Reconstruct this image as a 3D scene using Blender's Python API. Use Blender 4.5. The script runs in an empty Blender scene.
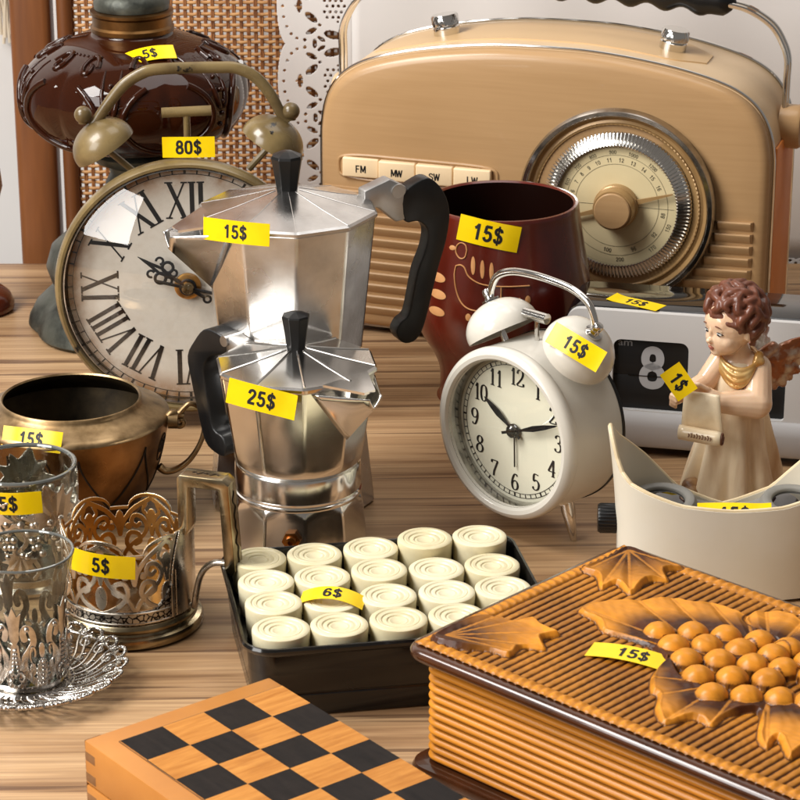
import bpy, bmesh, math, random
import numpy as np
from mathutils import Vector, Matrix
random.seed(7); np.random.seed(7)
SC = bpy.context.scene
COL = SC.collection
PI = math.pi
RAD = math.radians
cos, sin = math.cos, math.sin

# ---------------------------------------------------------------- camera
PITCH = RAD(20.5)
cam_d = bpy.data.cameras.new('camera')
cam = bpy.data.objects.new('camera', cam_d); COL.objects.link(cam)
cam.location = (0, -1.6017, 0.5989)
cam.rotation_euler = (PI/2 - PITCH, 0, 0)
cam_d.sensor_width = 36; cam_d.lens = 36*2600/800
cam_d.clip_start = .05; cam_d.clip_end = 50
cam_d.dof.use_dof = True; cam_d.dof.focus_distance = 1.47; cam_d.dof.aperture_fstop = 45
SC.camera = cam

# ---------------------------------------------------------------- materials
def lin(c):
    o = []
    for v in c[:3]:
        v = v/255.
        o.append(v/12.92 if v <= .04045 else ((v+.055)/1.055)**2.4)
    return (*o, 1.)

class NT:
    def __init__(s, name):
        s.m = bpy.data.materials.new(name); s.m.use_nodes = True
        s.t = s.m.node_tree; s.t.nodes.clear()
        s.out = s.n('ShaderNodeOutputMaterial')
    def n(s, typ, **kw):
        nd = s.t.nodes.new(typ)
        for k, v in kw.items():
            if k.startswith('i_'):
                key = k[2:].replace('_', ' ')
                nd.inputs[key].default_value = v
            else: setattr(nd, k, v)
        return nd
    def l(s, a, b): s.t.links.new(a, b)
    def coords(s, scale=(1,1,1), rot=(0,0,0), loc=(0,0,0), kind='Object'):
        tc = s.n('ShaderNodeTexCoord'); mp = s.n('ShaderNodeMapping')
        mp.inputs['Scale'].default_value = scale; mp.inputs['Rotation'].default_value = rot; mp.inputs['Location'].default_value = loc
        s.l(tc.outputs[kind], mp.inputs['Vector']); return mp.outputs['Vector']
    def noise(s, vec, scale=5, detail=4, rough=.55, dist=0):
        nd = s.n('ShaderNodeTexNoise'); nd.inputs['Scale'].default_value = scale
        nd.inputs['Detail'].default_value = detail; nd.inputs['Roughness'].default_value = rough; nd.inputs['Distortion'].default_value = dist
        s.l(vec, nd.inputs['Vector']); return nd.outputs['Fac']
    def ramp(s, fac, stops, interp='LINEAR'):
        nd = s.n('ShaderNodeValToRGB'); cr = nd.color_ramp; cr.interpolation = interp
        while len(cr.elements) < len(stops): cr.elements.new(.5)
        for e, (p, c) in zip(cr.elements, stops): e.position = p; e.color = c
        s.l(fac, nd.inputs['Fac']); return nd.outputs['Color']
    def mix(s, fac, a, b, mode='MIX'):
        nd = s.n('ShaderNodeMix', data_type='RGBA', blend_type=mode)
        for v, k in ((fac, 0), (a, 6), (b, 7)):
            if hasattr(v, 'default_value') or hasattr(v, 'is_linked'): s.l(v, nd.inputs[k])
            else: nd.inputs[k].default_value = v
        return nd.outputs[2]
    def math(s, op, a, b=0, c=0):
        nd = s.n('ShaderNodeMath', operation=op)
        for k, v in enumerate((a, b, c)):
            if hasattr(v, 'is_linked'): s.l(v, nd.inputs[k])
            else: nd.inputs[k].default_value = v
        return nd.outputs[0]
    def maprange(s, v, a, b, c, d):
        nd = s.n('ShaderNodeMapRange'); s.l(v, nd.inputs[0])
        for k, x in zip((1, 2, 3, 4), (a, b, c, d)): nd.inputs[k].default_value = x
        return nd.outputs[0]
    def bump(s, h, strength=.3, dist=.001):
        nd = s.n('ShaderNodeBump'); nd.inputs['Strength'].default_value = strength; nd.inputs['Distance'].default_value = dist
        s.l(h, nd.inputs['Height']); return nd.outputs['Normal']
    def bsdf(s, **kw):
        nd = s.n('ShaderNodeBsdfPrincipled'); s.p = nd
        for k, v in kw.items():
            key = {'color': 'Base Color', 'rough': 'Roughness', 'metal': 'Metallic', 'coat': 'Coat Weight', 'coat_rough': 'Coat Roughness',
                   'trans': 'Transmission Weight', 'ior': 'IOR', 'spec': 'Specular IOR Level', 'sss': 'Subsurface Weight', 'normal': 'Normal', 'alpha': 'Alpha'}[k]
            if hasattr(v, 'is_linked'): s.l(v, nd.inputs[key])
            else: nd.inputs[key].default_value = v
        s.l(nd.outputs[0], s.out.inputs[0]); return nd

MATS = {}
def mat(name, c, c2=None, rough=.5, metal=0., ns=60, lo=.4, hi=.65, stretch=(1,1,1), detail=5, bump=0., bs=200, bd=.0005,
        coat=0., sss=0., spec=.5, rv=.0, chip=None, chip_t=.66, chip_s=70, trans=0., ior=1.45, dust=None, dust_t=.6):
    t = NT(name); v = t.coords(stretch)
    col = lin(c)
    if c2:
        f = t.noise(v, ns, detail)
        col = t.ramp(f, [(lo, lin(c)), (hi, lin(c2))])
    r = rough
    if rv:
        f2 = t.noise(t.coords((1,1,1), loc=(3,1,2)), ns*.7, 4)
        r = t.maprange(f2, .3, .7, max(.02, rough-rv), rough+rv)
    me = metal
    if chip:
        f3 = t.noise(t.coords((1,1,1), loc=(5,5,1)), chip_s, 6, .65)
        k = t.ramp(f3, [(chip_t, (0,0,0,1)), (chip_t+.02, (1,1,1,1))])
        col = t.mix(k, col, lin(chip))
    if dust:
        f4 = t.noise(t.coords((1,1,1), loc=(1,7,4)), 25, 8, .7)
        k = t.ramp(f4, [(dust_t, (0,0,0,1)), (dust_t+.15, (1,1,1,1))])
        col = t.mix(k, col, lin(dust))
    kw = dict(color=col, rough=r, metal=me, coat=coat, spec=spec, trans=trans, ior=ior)
    if bump:
        kw['normal'] = t.bump(t.noise(t.coords(stretch), bs, 4), bump, bd)
    p = t.bsdf(**kw)
    if sss:
        p.inputs['Subsurface Weight'].default_value = sss
        p.inputs['Subsurface Radius'].default_value = (.004, .002, .001)
        p.inputs['Subsurface Scale'].default_value = 1.
    MATS[name] = t.m
    return t.m

def thin_glass(name, tint=(255,255,255), ior=1.45, rough=.0, pw=5., f0=.045):
    t = NT(name)
    tr = t.n('ShaderNodeBsdfTransparent'); tr.inputs[0].default_value = lin(tint)
    gl = t.n('ShaderNodeBsdfGlossy'); gl.inputs['Roughness'].default_value = rough
    lw = t.n('ShaderNodeLayerWeight'); lw.inputs[0].default_value = .5
    fr = t.math('ADD', t.math('MULTIPLY', t.math('POWER', lw.outputs['Facing'], pw), .85), f0)
    mx = t.n('ShaderNodeMixShader'); t.l(fr, mx.inputs[0]); t.l(tr.outputs[0], mx.inputs[1]); t.l(gl.outputs[0], mx.inputs[2])
    t.l(mx.outputs[0], t.out.inputs[0]); MATS[name] = t.m; return t.m

# ---------------------------------------------------------------- mesh builder
def link(name, me, parent=None):
    o = bpy.data.objects.new(name, me); COL.objects.link(o)
    if parent is not None: o.parent = parent
    return o

class MB:
    def __init__(s): s.v = []; s.f = []
    def add(s, V, F, M=None):
        o = len(s.v)
        if M is not None: V = [M @ Vector(p) for p in V]
        s.v += [tuple(p) for p in V]; s.f += [tuple(i+o for i in q) for q in F]
        return s
    def merge(s, other, M=None): return s.add(other.v, other.f, M)
    def xf(s, M): s.v = [tuple(M @ Vector(p)) for p in s.v]; return s
    def mapv(s, fn): s.v = [tuple(fn(*p)) for p in s.v]; return s
    # loft through rings with equal point counts
    def loft(s, rings, close_u=True, cap0=True, cap1=True, close_v=False):
        V = []; F = []; n = len(rings[0])
        for r in rings: V += list(r)
        m = len(rings)
        for j in range(m if close_v else m-1):
            a = j*n; b = ((j+1) % m)*n
            for i in range(n if close_u else n-1):
                k = (i+1) % n
                F.append((a+i, a+k, b+k, b+i))
        if not close_v:
            if cap0: F.append(tuple(range(n))[::-1])
            if cap1: F.append(tuple((m-1)*n+i for i in range(n)))
        return s.add(V, F)
    def lathe(s, prof, n=64, M=None, cap0=True, cap1=True, a0=0., a1=None, rmod=None):
        rings = []
        full = a1 is None
        for (r, z) in prof:
            r = max(r, 1e-5)
            ring = []
            for i in range(n):
                a = a0 + (2*PI*i/n if full else (a1-a0)*i/(n-1))
                rr = r*(rmod(a, z) if rmod else 1)
                p = Vector((rr*cos(a), rr*sin(a), z))
                ring.append(tuple(M @ p) if M is not None else tuple(p))
            rings.append(ring)
        return s.loft(rings, close_u=full, cap0=cap0 and full, cap1=cap1 and full)
    def tube(s, path, r, n=10, closed=False, flat=1., up=None, cap=True, twist=0):
        P = [Vector(p) for p in path]; m = len(P)
        rr = r if hasattr(r, '__len__') else [r]*m
        T = []
        for i in range(m):
            a = P[(i-1) % m] if (closed or i > 0) else P[i]; b = P[(i+1) % m] if (closed or i < m-1) else P[i]
            d = (b-a); T.append(d.normalized() if d.length > 1e-12 else Vector((0,0,1)))
        if up is None:
            u = Vector((0,0,1)) if abs(T[0].z) < .9 else Vector((1,0,0))
        else: u = Vector(up)
        rings = []
        N = (u - T[0]*u.dot(T[0])).normalized()
        for i in range(m):
            if up is not None: 
                q = Vector(up); N2 = q - T[i]*q.dot(T[i])
            else: N2 = N - T[i]*N.dot(T[i])
            if N2.length > 1e-9: N = N2.normalized()
            B = T[i].cross(N)
            ring = []
            for k in range(n):
                a = 2*PI*k/n + twist
                ring.append(tuple(P[i] + N*(cos(a)*rr[i]*flat) + B*(sin(a)*rr[i])))
            rings.append(ring)
        return s.loft(rings, close_v=closed, cap0=cap, cap1=cap)
    def box(s, c, size, bevel=0., seg=2, M=None):
        bm = bmesh.new(); bmesh.ops.create_cube(bm, size=1.)
        for v in bm.verts: v.co = Vector((v.co.x*size[0]+c[0], v.co.y*size[1]+c[1], v.co.z*size[2]+c[2]))
        if bevel: bmesh.ops.bevel(bm, geom=list(bm.edges), offset=bevel, segments=seg, affect='EDGES', profile=.5)
        return s.addbm(bm, M)
    def addbm(s, bm, M=None):
        bm.verts.index_update()
        V = [tuple(v.co) for v in bm.verts]; F = [tuple(v.index for v in f.verts) for f in bm.faces]
        bm.free(); return s.add(V, F, M)
    # polygon in XY extruded along z
    def prism(s, poly, z0, z1, bevel=0., seg=2, M=None):
        bm = bmesh.new()
        vs = [bm.verts.new((p[0], p[1], z0)) for p in poly]
        f = bm.faces.new(vs)
        r = bmesh.ops.extrude_face_region(bm, geom=[f])
        for e in r['geom']:
            if isinstance(e, bmesh.types.BMVert): e.co.z = z1
        bmesh.ops.recalc_face_normals(bm, faces=bm.faces)
        if bevel: bmesh.ops.bevel(bm, geom=[e for e in bm.edges], offset=bevel, segments=seg, affect='EDGES', profile=.5, clamp_overlap=True)
        return s.addbm(bm, M)
    def sphere(s, c, r, nu=16, nv=10, M=None):
        r = r if hasattr(r, '__len__') else (r, r, r)
        rings = []
        for j in range(nv+1):
            t = PI*j/nv; q = max(sin(t), 1e-4)
            rings.append([(c[0]+r[0]*q*cos(2*PI*i/nu), c[1]+r[1]*q*sin(2*PI*i/nu), c[2]-r[2]*cos(t)) for i in range(nu)])
        m = MB(); m.loft(rings)
        return s.merge(m, M)
    def capsule(s, a, b, ra, rb, n=12):
        a = Vector(a); b = Vector(b); d = (b-a); L = d.length; d.normalize()
        pts = []; rr = []
        for k in range(6):
            t = PI/2*k/6; pts.append(a - d*ra*cos(t)); rr.append(max(ra*sin(t), ra*.02))
        pts.append(a); rr.append(ra); pts.append(b); rr.append(rb)
        for k in range(1, 7):
            t = PI/2*k/6; pts.append(b + d*rb*sin(t)); rr.append(max(rb*cos(t), rb*.02))
        return s.tube(pts, rr, n)
    def mesh(s, name, sharp=35):
        me = bpy.data.meshes.new(name); me.from_pydata(s.v, [], s.f)
        bm = bmesh.new(); bm.from_mesh(me)
        bmesh.ops.remove_doubles(bm, verts=bm.verts, dist=2e-6)
        bmesh.ops.recalc_face_normals(bm, faces=bm.faces)
        bm.to_mesh(me); bm.free()
        if sharp:
            me.shade_smooth(); me.set_sharp_from_angle(angle=RAD(sharp))
        return me
    def build(s, name, m, parent=None, sharp=35):
        me = s.mesh(name, sharp); me.materials.append(m)
        return link(name, me, parent)

ROOT = {}
def thing(name, label, cat, loc, rz=0., group=None):
    o = bpy.data.objects.new(name, None); COL.objects.link(o)
    o.empty_display_size = .02
    o.location = loc; o.rotation_euler = (0, 0, rz)
    o['label'] = label; o['category'] = cat
    if group: o['group'] = group
    ROOT[o.name] = Matrix.Translation(Vector(loc)) @ Matrix.Rotation(rz, 4, 'Z')
    return o
def tag(o, label=None, cat=None, group=None, kind=None):
    if label: o['label'] = label
    if cat: o['category'] = cat
    if group: o['group'] = group
    if kind: o['kind'] = kind
    return o

def spline(pts, n=8, closed=False):
    P = [Vector(p) for p in pts]; out = []; m = len(P)
    for i in range(m if closed else m-1):
        p0 = P[(i-1) % m] if closed or i > 0 else P[i]*2-P[i+1]
        p1 = P[i]; p2 = P[(i+1) % m]
        p3 = P[(i+2) % m] if closed or i+2 < m else P[i+1]*2-P[i]
        for k in range(n):
            t = k/n
            out.append(.5*((2*p1)+(-p0+p2)*t+(2*p0-5*p1+4*p2-p3)*t*t+(-p0+3*p1-3*p2+p3)*t**3))
    if not closed: out.append(P[-1])
    return out

_TX = {}
def text_geo(s, size=1., off=0., spacing=1.):
    key = (s, off, spacing)
    if key not in _TX:
        cu = bpy.data.curves.new('t', 'FONT'); cu.body = s; cu.size = 1.; cu.offset = off; cu.align_x = 'CENTER'; cu.align_y = 'CENTER'
        cu.space_character = spacing; cu.resolution_u = 4
        ob = bpy.data.objects.new('t', cu); COL.objects.link(ob)
        dg = bpy.context.evaluated_depsgraph_get(); dg.update()
        me = bpy.data.meshes.new_from_object(ob.evaluated_get(dg))
        V = [(v.co.x, v.co.y) for v in me.vertices]; F = [tuple(p.vertices) for p in me.polygons]
        bpy.data.objects.remove(ob); bpy.data.curves.remove(cu); bpy.data.meshes.remove(me)
        ys = [v[1] for v in V]; xs = [v[0] for v in V]
        cy = (max(ys)+min(ys))/2; cx = (max(xs)+min(xs))/2; h = max(ys)-min(ys)
        _TX[key] = ([(x-cx, y-cy) for x, y in V], F, h)
    V, F, h = _TX[key]
    return [(x*size, y*size) for x, y in V], F

GROT = {'0': [[(.30,.93),(.15,.86),(.10,.66),(.10,.34),(.15,.14),(.30,.07),(.45,.14),(.50,.34),(.50,.66),(.45,.86),(.30,.93)]],
 '1': [[(.34,.0),(.34,1.)],[(.10,.70),(.22,.77),(.31,.90)]],
 '2': [[(.11,.68),(.15,.85),(.30,.925),(.45,.86),(.49,.70),(.40,.50),(.22,.28),(.10,.08)],[(.06,.08),(.54,.08)]],
 '3': [[(.11,.76),(.18,.89),(.30,.925),(.44,.86),(.47,.72),(.40,.58),(.27,.54)],[(.27,.54),(.43,.48),(.50,.30),(.44,.13),(.29,.07),(.15,.12),(.09,.26)]],
 '4': [[(.40,.0),(.40,.95),(.08,.30)],[(.04,.28),(.56,.28)]],
 '5': [[(.14,.925),(.52,.925)],[(.17,.96),(.13,.50)],[(.13,.50),(.28,.58),(.43,.53),(.50,.34),(.44,.14),(.29,.07),(.15,.12),(.09,.26)]],
 '6': [[(.48,.75),(.42,.89),(.30,.93),(.16,.83),(.10,.55),(.11,.28),(.18,.12),(.30,.07),(.44,.13),(.50,.32),(.43,.50),(.30,.56),(.17,.50),(.11,.36)]],
 '7': [[(.06,.92),(.54,.92)],[(.51,.92),(.34,.60),(.24,.30),(.21,.0)]],
 '8': [[(.30,.53),(.16,.60),(.13,.74),(.18,.88),(.30,.93),(.42,.88),(.47,.74),(.44,.60),(.30,.53),(.14,.44),(.09,.27),(.15,.12),(.30,.07),(.45,.12),(.51,.27),(.46,.44),(.30,.53)]],
 '9': [[(.12,.25),(.18,.11),(.30,.07),(.44,.17),(.50,.45),(.49,.72),(.42,.88),(.30,.93),(.16,.87),(.10,.68),(.17,.50),(.30,.44),(.43,.50),(.49,.64)]],
 'F': [[(.14,.0),(.14,1.)],[(.10,.92),(.52,.92)],[(.10,.52),(.46,.52)]], 'L': [[(.14,.0),(.14,1.)],[(.10,.08),(.52,.08)]],
 'M': [[(.04,.0),(.04,1.)],[(.07,.98),(.30,.14)],[(.30,.14),(.53,.98)],[(.56,1.),(.56,.0)]], 'W': [[(-.03,1.),(.14,.02)],[(.14,.02),(.30,.94)],[(.30,.94),(.46,.02)],[(.46,.02),(.63,1.)]],
 'S': [[(.49,.72),(.44,.86),(.30,.925),(.16,.87),(.11,.73),(.17,.60),(.30,.53),(.44,.45),(.50,.29),(.44,.13),(.30,.07),(.15,.12),(.09,.28)]],
 '$': [[(.49,.72),(.44,.85),(.30,.91),(.16,.86),(.11,.73),(.17,.60),(.30,.53),(.44,.45),(.50,.29),(.44,.14),(.30,.08),(.15,.13),(.09,.28)],[(.30,-.10),(.30,1.10)]]}
_GC = {}
def grotesk(s, h, w=.092, adv=.66):
    """bold sans figures as flat strips, centred, cap height h"""
    key = (s, w)
    if key not in _GC:
        V = []; F = []; n = len(s)
        for c, ch in enumerate(s):
            x0 = (c-n/2.)*adv + (adv-.6)/2
            for si, st in enumerate(GROT[ch]):
                P = [Vector((a, b, 0)) for a, b in st]
                if len(P) > 3 or (ch == '1' and si == 1) or (ch == '7' and si == 1): P = spline(P, 5) if ch not in '4MW' else P
                hw = w*(.62 if ch == '$' and si == 1 else 1.)
                k = len(P); L = []; Rr = []
                for i in range(k):
                    d = P[min(k-1, i+1)]-P[max(0, i-1)]
                    d.normalize(); nn = Vector((-d.y, d.x, 0)); L.append(P[i]+nn*hw); Rr.append(P[i]-nn*hw)
                o = len(V)
                V += [(p.x+x0, p.y-.5) for p in L]+[(p.x+x0, p.y-.5) for p in Rr]
                F += [(o+i, o+k+i, o+k+i+1, o+i+1) for i in range(k-1)]
        _GC[key] = (V, F)
    V, F = _GC[key]
    return [(x*h, y*h) for x, y in V], F

def frame(n, up):
    n = Vector(n).normalized(); u = Vector(up); u = (u - n*u.dot(n)).normalized()
    return u.cross(n), u, n     # right, up, normal

STK = random.Random(21)
# price sticker: bent strip with black figures
def sticker(root, txt, w, h, O, n, up, bend=None, ts=.78, roll=0., world=False, shift=0., off=.022, m=None, dog=0.):
    Rv, Uv, N = frame(n, up)
    if roll:
        c, s_ = cos(roll), sin(roll); Rv, Uv = Rv*c+Uv*s_, Uv*c-Rv*s_
    O = Vector(O)
    if world:
        Mi = ROOT[root.name].inverted(); O = Mi @ O; R3 = Mi.to_3x3(); Rv, Uv, N = R3@Rv, R3@Uv, R3@N
    dog = dog or STK.uniform(.02, .16); side = STK.choice((-1, 1)); ts *= STK.uniform(.95, 1.05)
    def pos(u, v, e):
        x = u; d = 0.
        if bend:
            x = bend*sin(u/bend); d = bend*(1-cos(u/bend))
        d += -dog*max(0, (abs(u) if u*side > 0 else abs(u)*.6)/(w/2)-.5)**2*w*(1+.5*v/h)     # ends lifting off
        return O + Rv*x + Uv*v + N*(e-d)
    nu = 20; mb = MB(); t = .00016
    rings = []
    for i in range(nu+1):
        u = -w/2 + w*i/nu
        rings.append([pos(u, -h/2, 0), pos(u, h/2, 0), pos(u, h/2, t), pos(u, -h/2, t)])
    mb.loft(rings)
    st = mb.build('price_sticker', m or MATS['sticker_yellow'], root)
    V, F = grotesk(txt, h*ts*.80)
    tb = MB(); tb.add([pos(x+shift, y, t+.00012) for x, y in V], F)
    tb.build('lettering', MATS['ink_black'], st, sharp=0)
    return st

def dist_poly(X, Y, pts, closed=False):
    D = np.full(X.shape, 1e9)
    n = len(pts)
    for i in range(n if closed else n-1):
        ax, ay = pts[i][:2]; bx, by = pts[(i+1) % n][:2]
        dx, dy = bx-ax, by-ay; L = dx*dx+dy*dy+1e-18
        t = np.clip(((X-ax)*dx+(Y-ay)*dy)/L, 0, 1)
        D = np.minimum(D, np.hypot(X-ax-t*dx, Y-ay-t*dy))
    return D
def inside_poly(X, Y, pts):
    I = np.zeros(X.shape, bool); n = len(pts)
    for i in range(n):
        ax, ay = pts[i][:2]; bx, by = pts[(i+1) % n][:2]
        if ay == by: continue
        c = ((ay > Y) != (by > Y)) & (X < (bx-ax)*(Y-ay)/(by-ay)+ax)
        I ^= c
    return I
# sheet with openings: keep (nv,nu) cell mask, P (nv+1,nu+1,3) vertex positions
def mask_mesh(name, P, keep, m, parent, thick=0., wrap=False, sharp=40, offset=0.):
    nv, nu = keep.shape
    ncol = nu if wrap else nu+1
    idx = -np.ones((nv+1, ncol), int); V = []; F = []
    for j, i in zip(*np.nonzero(keep)):
        q = []
        for (jj, ii) in ((j, i), (j, i+1), (j+1, i+1), (j+1, i)):
            if wrap: ii %= nu
            if idx[jj, ii] < 0: idx[jj, ii] = len(V); V.append(tuple(P[jj, ii]))
            q.append(int(idx[jj, ii]))
        F.append(tuple(q))
    me = bpy.data.meshes.new(name); me.from_pydata(V, [], F); me.shade_smooth(); me.materials.append(m)
    o = link(name, me, parent)
    if thick:
        md = o.modifiers.new('s', 'SOLIDIFY'); md.thickness = thick; md.offset = offset
    return o
def remesh(mb, name, m, parent, voxel=.0008, smooth=4):
    me = bpy.data.meshes.new('tmp'); me.from_pydata(mb.v, [], mb.f)
    bm = bmesh.new(); bm.from_mesh(me); bmesh.ops.recalc_face_normals(bm, faces=bm.faces); bm.to_mesh(me); bm.free()
    ob = bpy.data.objects.new('tmp', me); COL.objects.link(ob)
    a = ob.modifiers.new('r', 'REMESH'); a.mode = 'VOXEL'; a.voxel_size = voxel
    b = ob.modifiers.new('s', 'SMOOTH'); b.iterations = smooth; b.factor = .5
    dg = bpy.context.evaluated_depsgraph_get(); dg.update()
    out = bpy.data.meshes.new_from_object(ob.evaluated_get(dg))
    bpy.data.objects.remove(ob); out.name = name; out.shade_smooth(); out.materials.clear(); out.materials.append(m)
    return link(name, out, parent)
# ---------------------------------------------------------------- material library
mat('sticker_yellow', (244,208,8), (232,192,4), rough=.2, ns=30, spec=.5)
mat('ink_black', (12,12,14), rough=.5)
mat('radio_tan', (180,144,102), (173,137,95), rough=.34, ns=14, stretch=(1.2,4,30), lo=.3, hi=.75, detail=6, coat=.15)
mat('radio_shell', (214,185,147), (207,177,138), rough=.38, ns=30)
mat('radio_side', (226,140,72), (214,128,62), rough=.4, ns=20)
mat('radio_plate', (205,170,124), rough=.42)
mat('button_cream', (238,212,172), rough=.35)
mat('recess_gold', (172,138,92), (156,122,78), rough=.3, metal=.2, ns=40)
mat('dial_cream', (222,206,164), (214,196,152), rough=.4, ns=20)
mat('chrome', (226,224,220), rough=.09, metal=1.)
mat('chrome_worn', (190,188,184), (150,148,144), rough=.2, metal=1., ns=90, rv=.08)
mat('steel_dark', (96,94,90), rough=.28, metal=1.)
mat('black_plastic', (16,16,17), rough=.32, bump=.05, bs=300)
mat('black_gloss', (10,10,11), rough=.06, coat=.6)
mat('bakelite', (14,14,15), (22,22,22), rough=.36, ns=50, rv=.08)
mat('alu_worn', (228,226,224), (196,193,190), rough=.26, metal=1., ns=28, rv=.12, bump=.06, bs=500, dust=(120,114,108), dust_t=.62)
mat('alu_bright', (240,238,234), (222,219,214), rough=.15, metal=1., ns=22, rv=.06, bump=.02, bs=300)
mat('alu_satin', (190,188,186), (165,163,160), rough=.42, metal=1., ns=40, rv=.1, bump=.08, bs=600)
mat('valve_brass', (170,110,50), rough=.3, metal=1.)
mat('olive_paint', (122,104,68), (92,76,48), rough=.3, ns=42, coat=.2, rv=.1, chip=(22,19,16), chip_t=.635, chip_s=34, bump=.1, bs=150, spec=.5)
mat('silver_old', (206,198,186), (150,140,126), rough=.27, metal=1., ns=70, rv=.1, lo=.42, hi=.7)
mat('silver_bright', (214,210,204), (170,164,158), rough=.16, metal=1., ns=160, rv=.06)
mat('silver_gilt', (172,158,130), (126,110,82), rough=.24, metal=1., ns=50, rv=.08)
mat('gilt_amber', (206,160,92), (172,124,64), rough=.34, metal=1., ns=45, rv=.1)
mat('brass_old', (160,117,72), (106,74,44), rough=.36, metal=1., ns=34, lo=.36, hi=.66, rv=.12, bump=.12, bs=120, dust=(86,58,34), dust_t=.56)
mat('lamp_collar', (126,92,54), (82,58,34), rough=.36, metal=1., ns=40, rv=.1)
mat('brass_rim', (164,138,102), (112,90,62), rough=.38, metal=1., ns=60, rv=.1)
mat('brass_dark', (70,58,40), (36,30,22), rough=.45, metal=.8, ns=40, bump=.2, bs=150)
mat('groove_dark', (44,32,20), rough=.6, metal=.5)
mat('white_enamel', (214,209,198), (207,201,188), rough=.22, coat=.3, ns=10, rv=.05, dust=(186,178,160), dust_t=.66)
mat('clock_cream', (232,228,204), rough=.5)
mat('flip_white', (202,200,198), rough=.32)
mat('flip_grey', (174,172,172), rough=.3)
mat('flip_black', (18,18,19), (24,24,25), rough=.45, ns=8, stretch=(1,1,40))
mat('flip_digit', (168,168,170), rough=.6)
mat('flip_am', (120,120,122), rough=.6)
mat('viewer_rim', (224,206,170), (212,190,150), rough=.4, ns=40)
mat('viewer_cream', (220,212,195), (214,203,180), rough=.36, ns=12, sss=.0, dust=(196,176,138), dust_t=.72)
mat('viewer_grey', (128,126,120), (118,116,110), rough=.45, ns=30)
mat('lens_dark', (8,8,10), rough=.03, coat=1.)
mat('piece_ivory', (212,202,166), (204,191,152), rough=.34, ns=60, sss=.1)
mat('tray_black', (15,14,14), (24,22,20), rough=.22, ns=60, rv=.1, coat=.2)
mat('skin_glaze', (240,208,176), (230,190,154), rough=.25, ns=40, coat=.5, sss=.12)
mat('scroll_glaze', (240,222,190), (226,202,164), rough=.3, ns=60, coat=.4)
mat('dress_glaze', (244,226,194), (184,138,94), rough=.3, ns=60, lo=.46, hi=.8, stretch=(1,1,.16), coat=.4)
mat('hair_glaze', (116,68,48), (84,44,30), rough=.4, ns=70, coat=.15)
mat('copper_glaze', (150,82,34), (200,184,164), rough=.24, ns=75, lo=.46, hi=.62, metal=.35, coat=.4)
mat('gold_glaze', (192,138,66), (214,180,120), rough=.25, ns=90, metal=.3, coat=.4)
mat('rock_glaze', (168,132,92), (120,86,56), rough=.4, ns=160, bump=.6, bs=260)
mat('eye_paint', (28,34,40), rough=.2, coat=.6)
mat('eye_white', (225,222,214), rough=.2, coat=.6)
mat('lip_paint', (178,104,84), rough=.3)
mat('brow_paint', (120,80,60), rough=.5)
mat('wood_post', (122,74,38), (88,50,25), rough=.42, ns=8, stretch=(9,9,.8), lo=.3, hi=.75, detail=6, bump=.1, bs=60)
mat('cane', (196,150,98), (156,106,60), rough=.5, ns=120, lo=.35, hi=.7)
mat('cane_dark', (150,98,54), (110,66,34), rough=.5, ns=120)
mat('cherry_wood', (104,44,24), (70,26,14), rough=.2, ns=10, stretch=(1,1,.15), coat=.6)
mat('patina', (86,88,80), (48,50,46), rough=.45, metal=.6, ns=60, bump=.5, bs=130, bd=.001)
mat('wall_white', (222,219,216), (216,213,210), rough=.8, ns=4)
mat('cloth_white', (226,222,219), (222,218,214), rough=.7, ns=6, bump=.12, bs=700)
mat('cord_cream', (206,192,170), rough=.8, bump=.3, bs=600)
mat('chess_frame', (188,126,58), (158,98,38), rough=.4, ns=14, stretch=(1,1,1), lo=.3, hi=.75, detail=6)
mat('joint_brown', (132,92,56), (104,72,42), rough=.5, ns=80)
mat('box_edge', (74,40,20), (52,28,14), rough=.22, ns=40, coat=.5)
def m_piece():
    t = NT('piece_ivory_varied'); oi = t.n('ShaderNodeObjectInfo'); v = t.coords()
    g = t.noise(v, 70, 6, .65); g2 = t.noise(t.coords((1,1,3), loc=(2,2,2)), 240, 4, .7)
    c = t.mix(oi.outputs['Random'], lin((222,213,182)), lin((210,199,162)))
    c = t.mix(t.maprange(g, .45, .75, 0, .4), c, lin((186,166,118)))
    sp = t.ramp(g2, [(.70, (0,0,0,1)), (.76, (.6,.6,.6,1))]); c = t.mix(sp, c, lin((150,128,90)))
    p = t.bsdf(color=c, rough=t.maprange(g, .3, .7, .26, .42)); p.inputs['Subsurface Weight'].default_value = .1; p.inputs['Subsurface Radius'].default_value = (.004,.003,.002); p.inputs['Subsurface Scale'].default_value = 1.
    return t.m
M_PIECE = m_piece()
thin_glass('dome_glass', f0=.085)
thin_glass('tumbler_glass', (236,238,236), pw=3.)
mat('rim_glass', (130,132,128), rough=.03, metal=.6, spec=.8)
mat('ring_chrome', (236,234,230), rough=.12, metal=1.)

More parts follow.
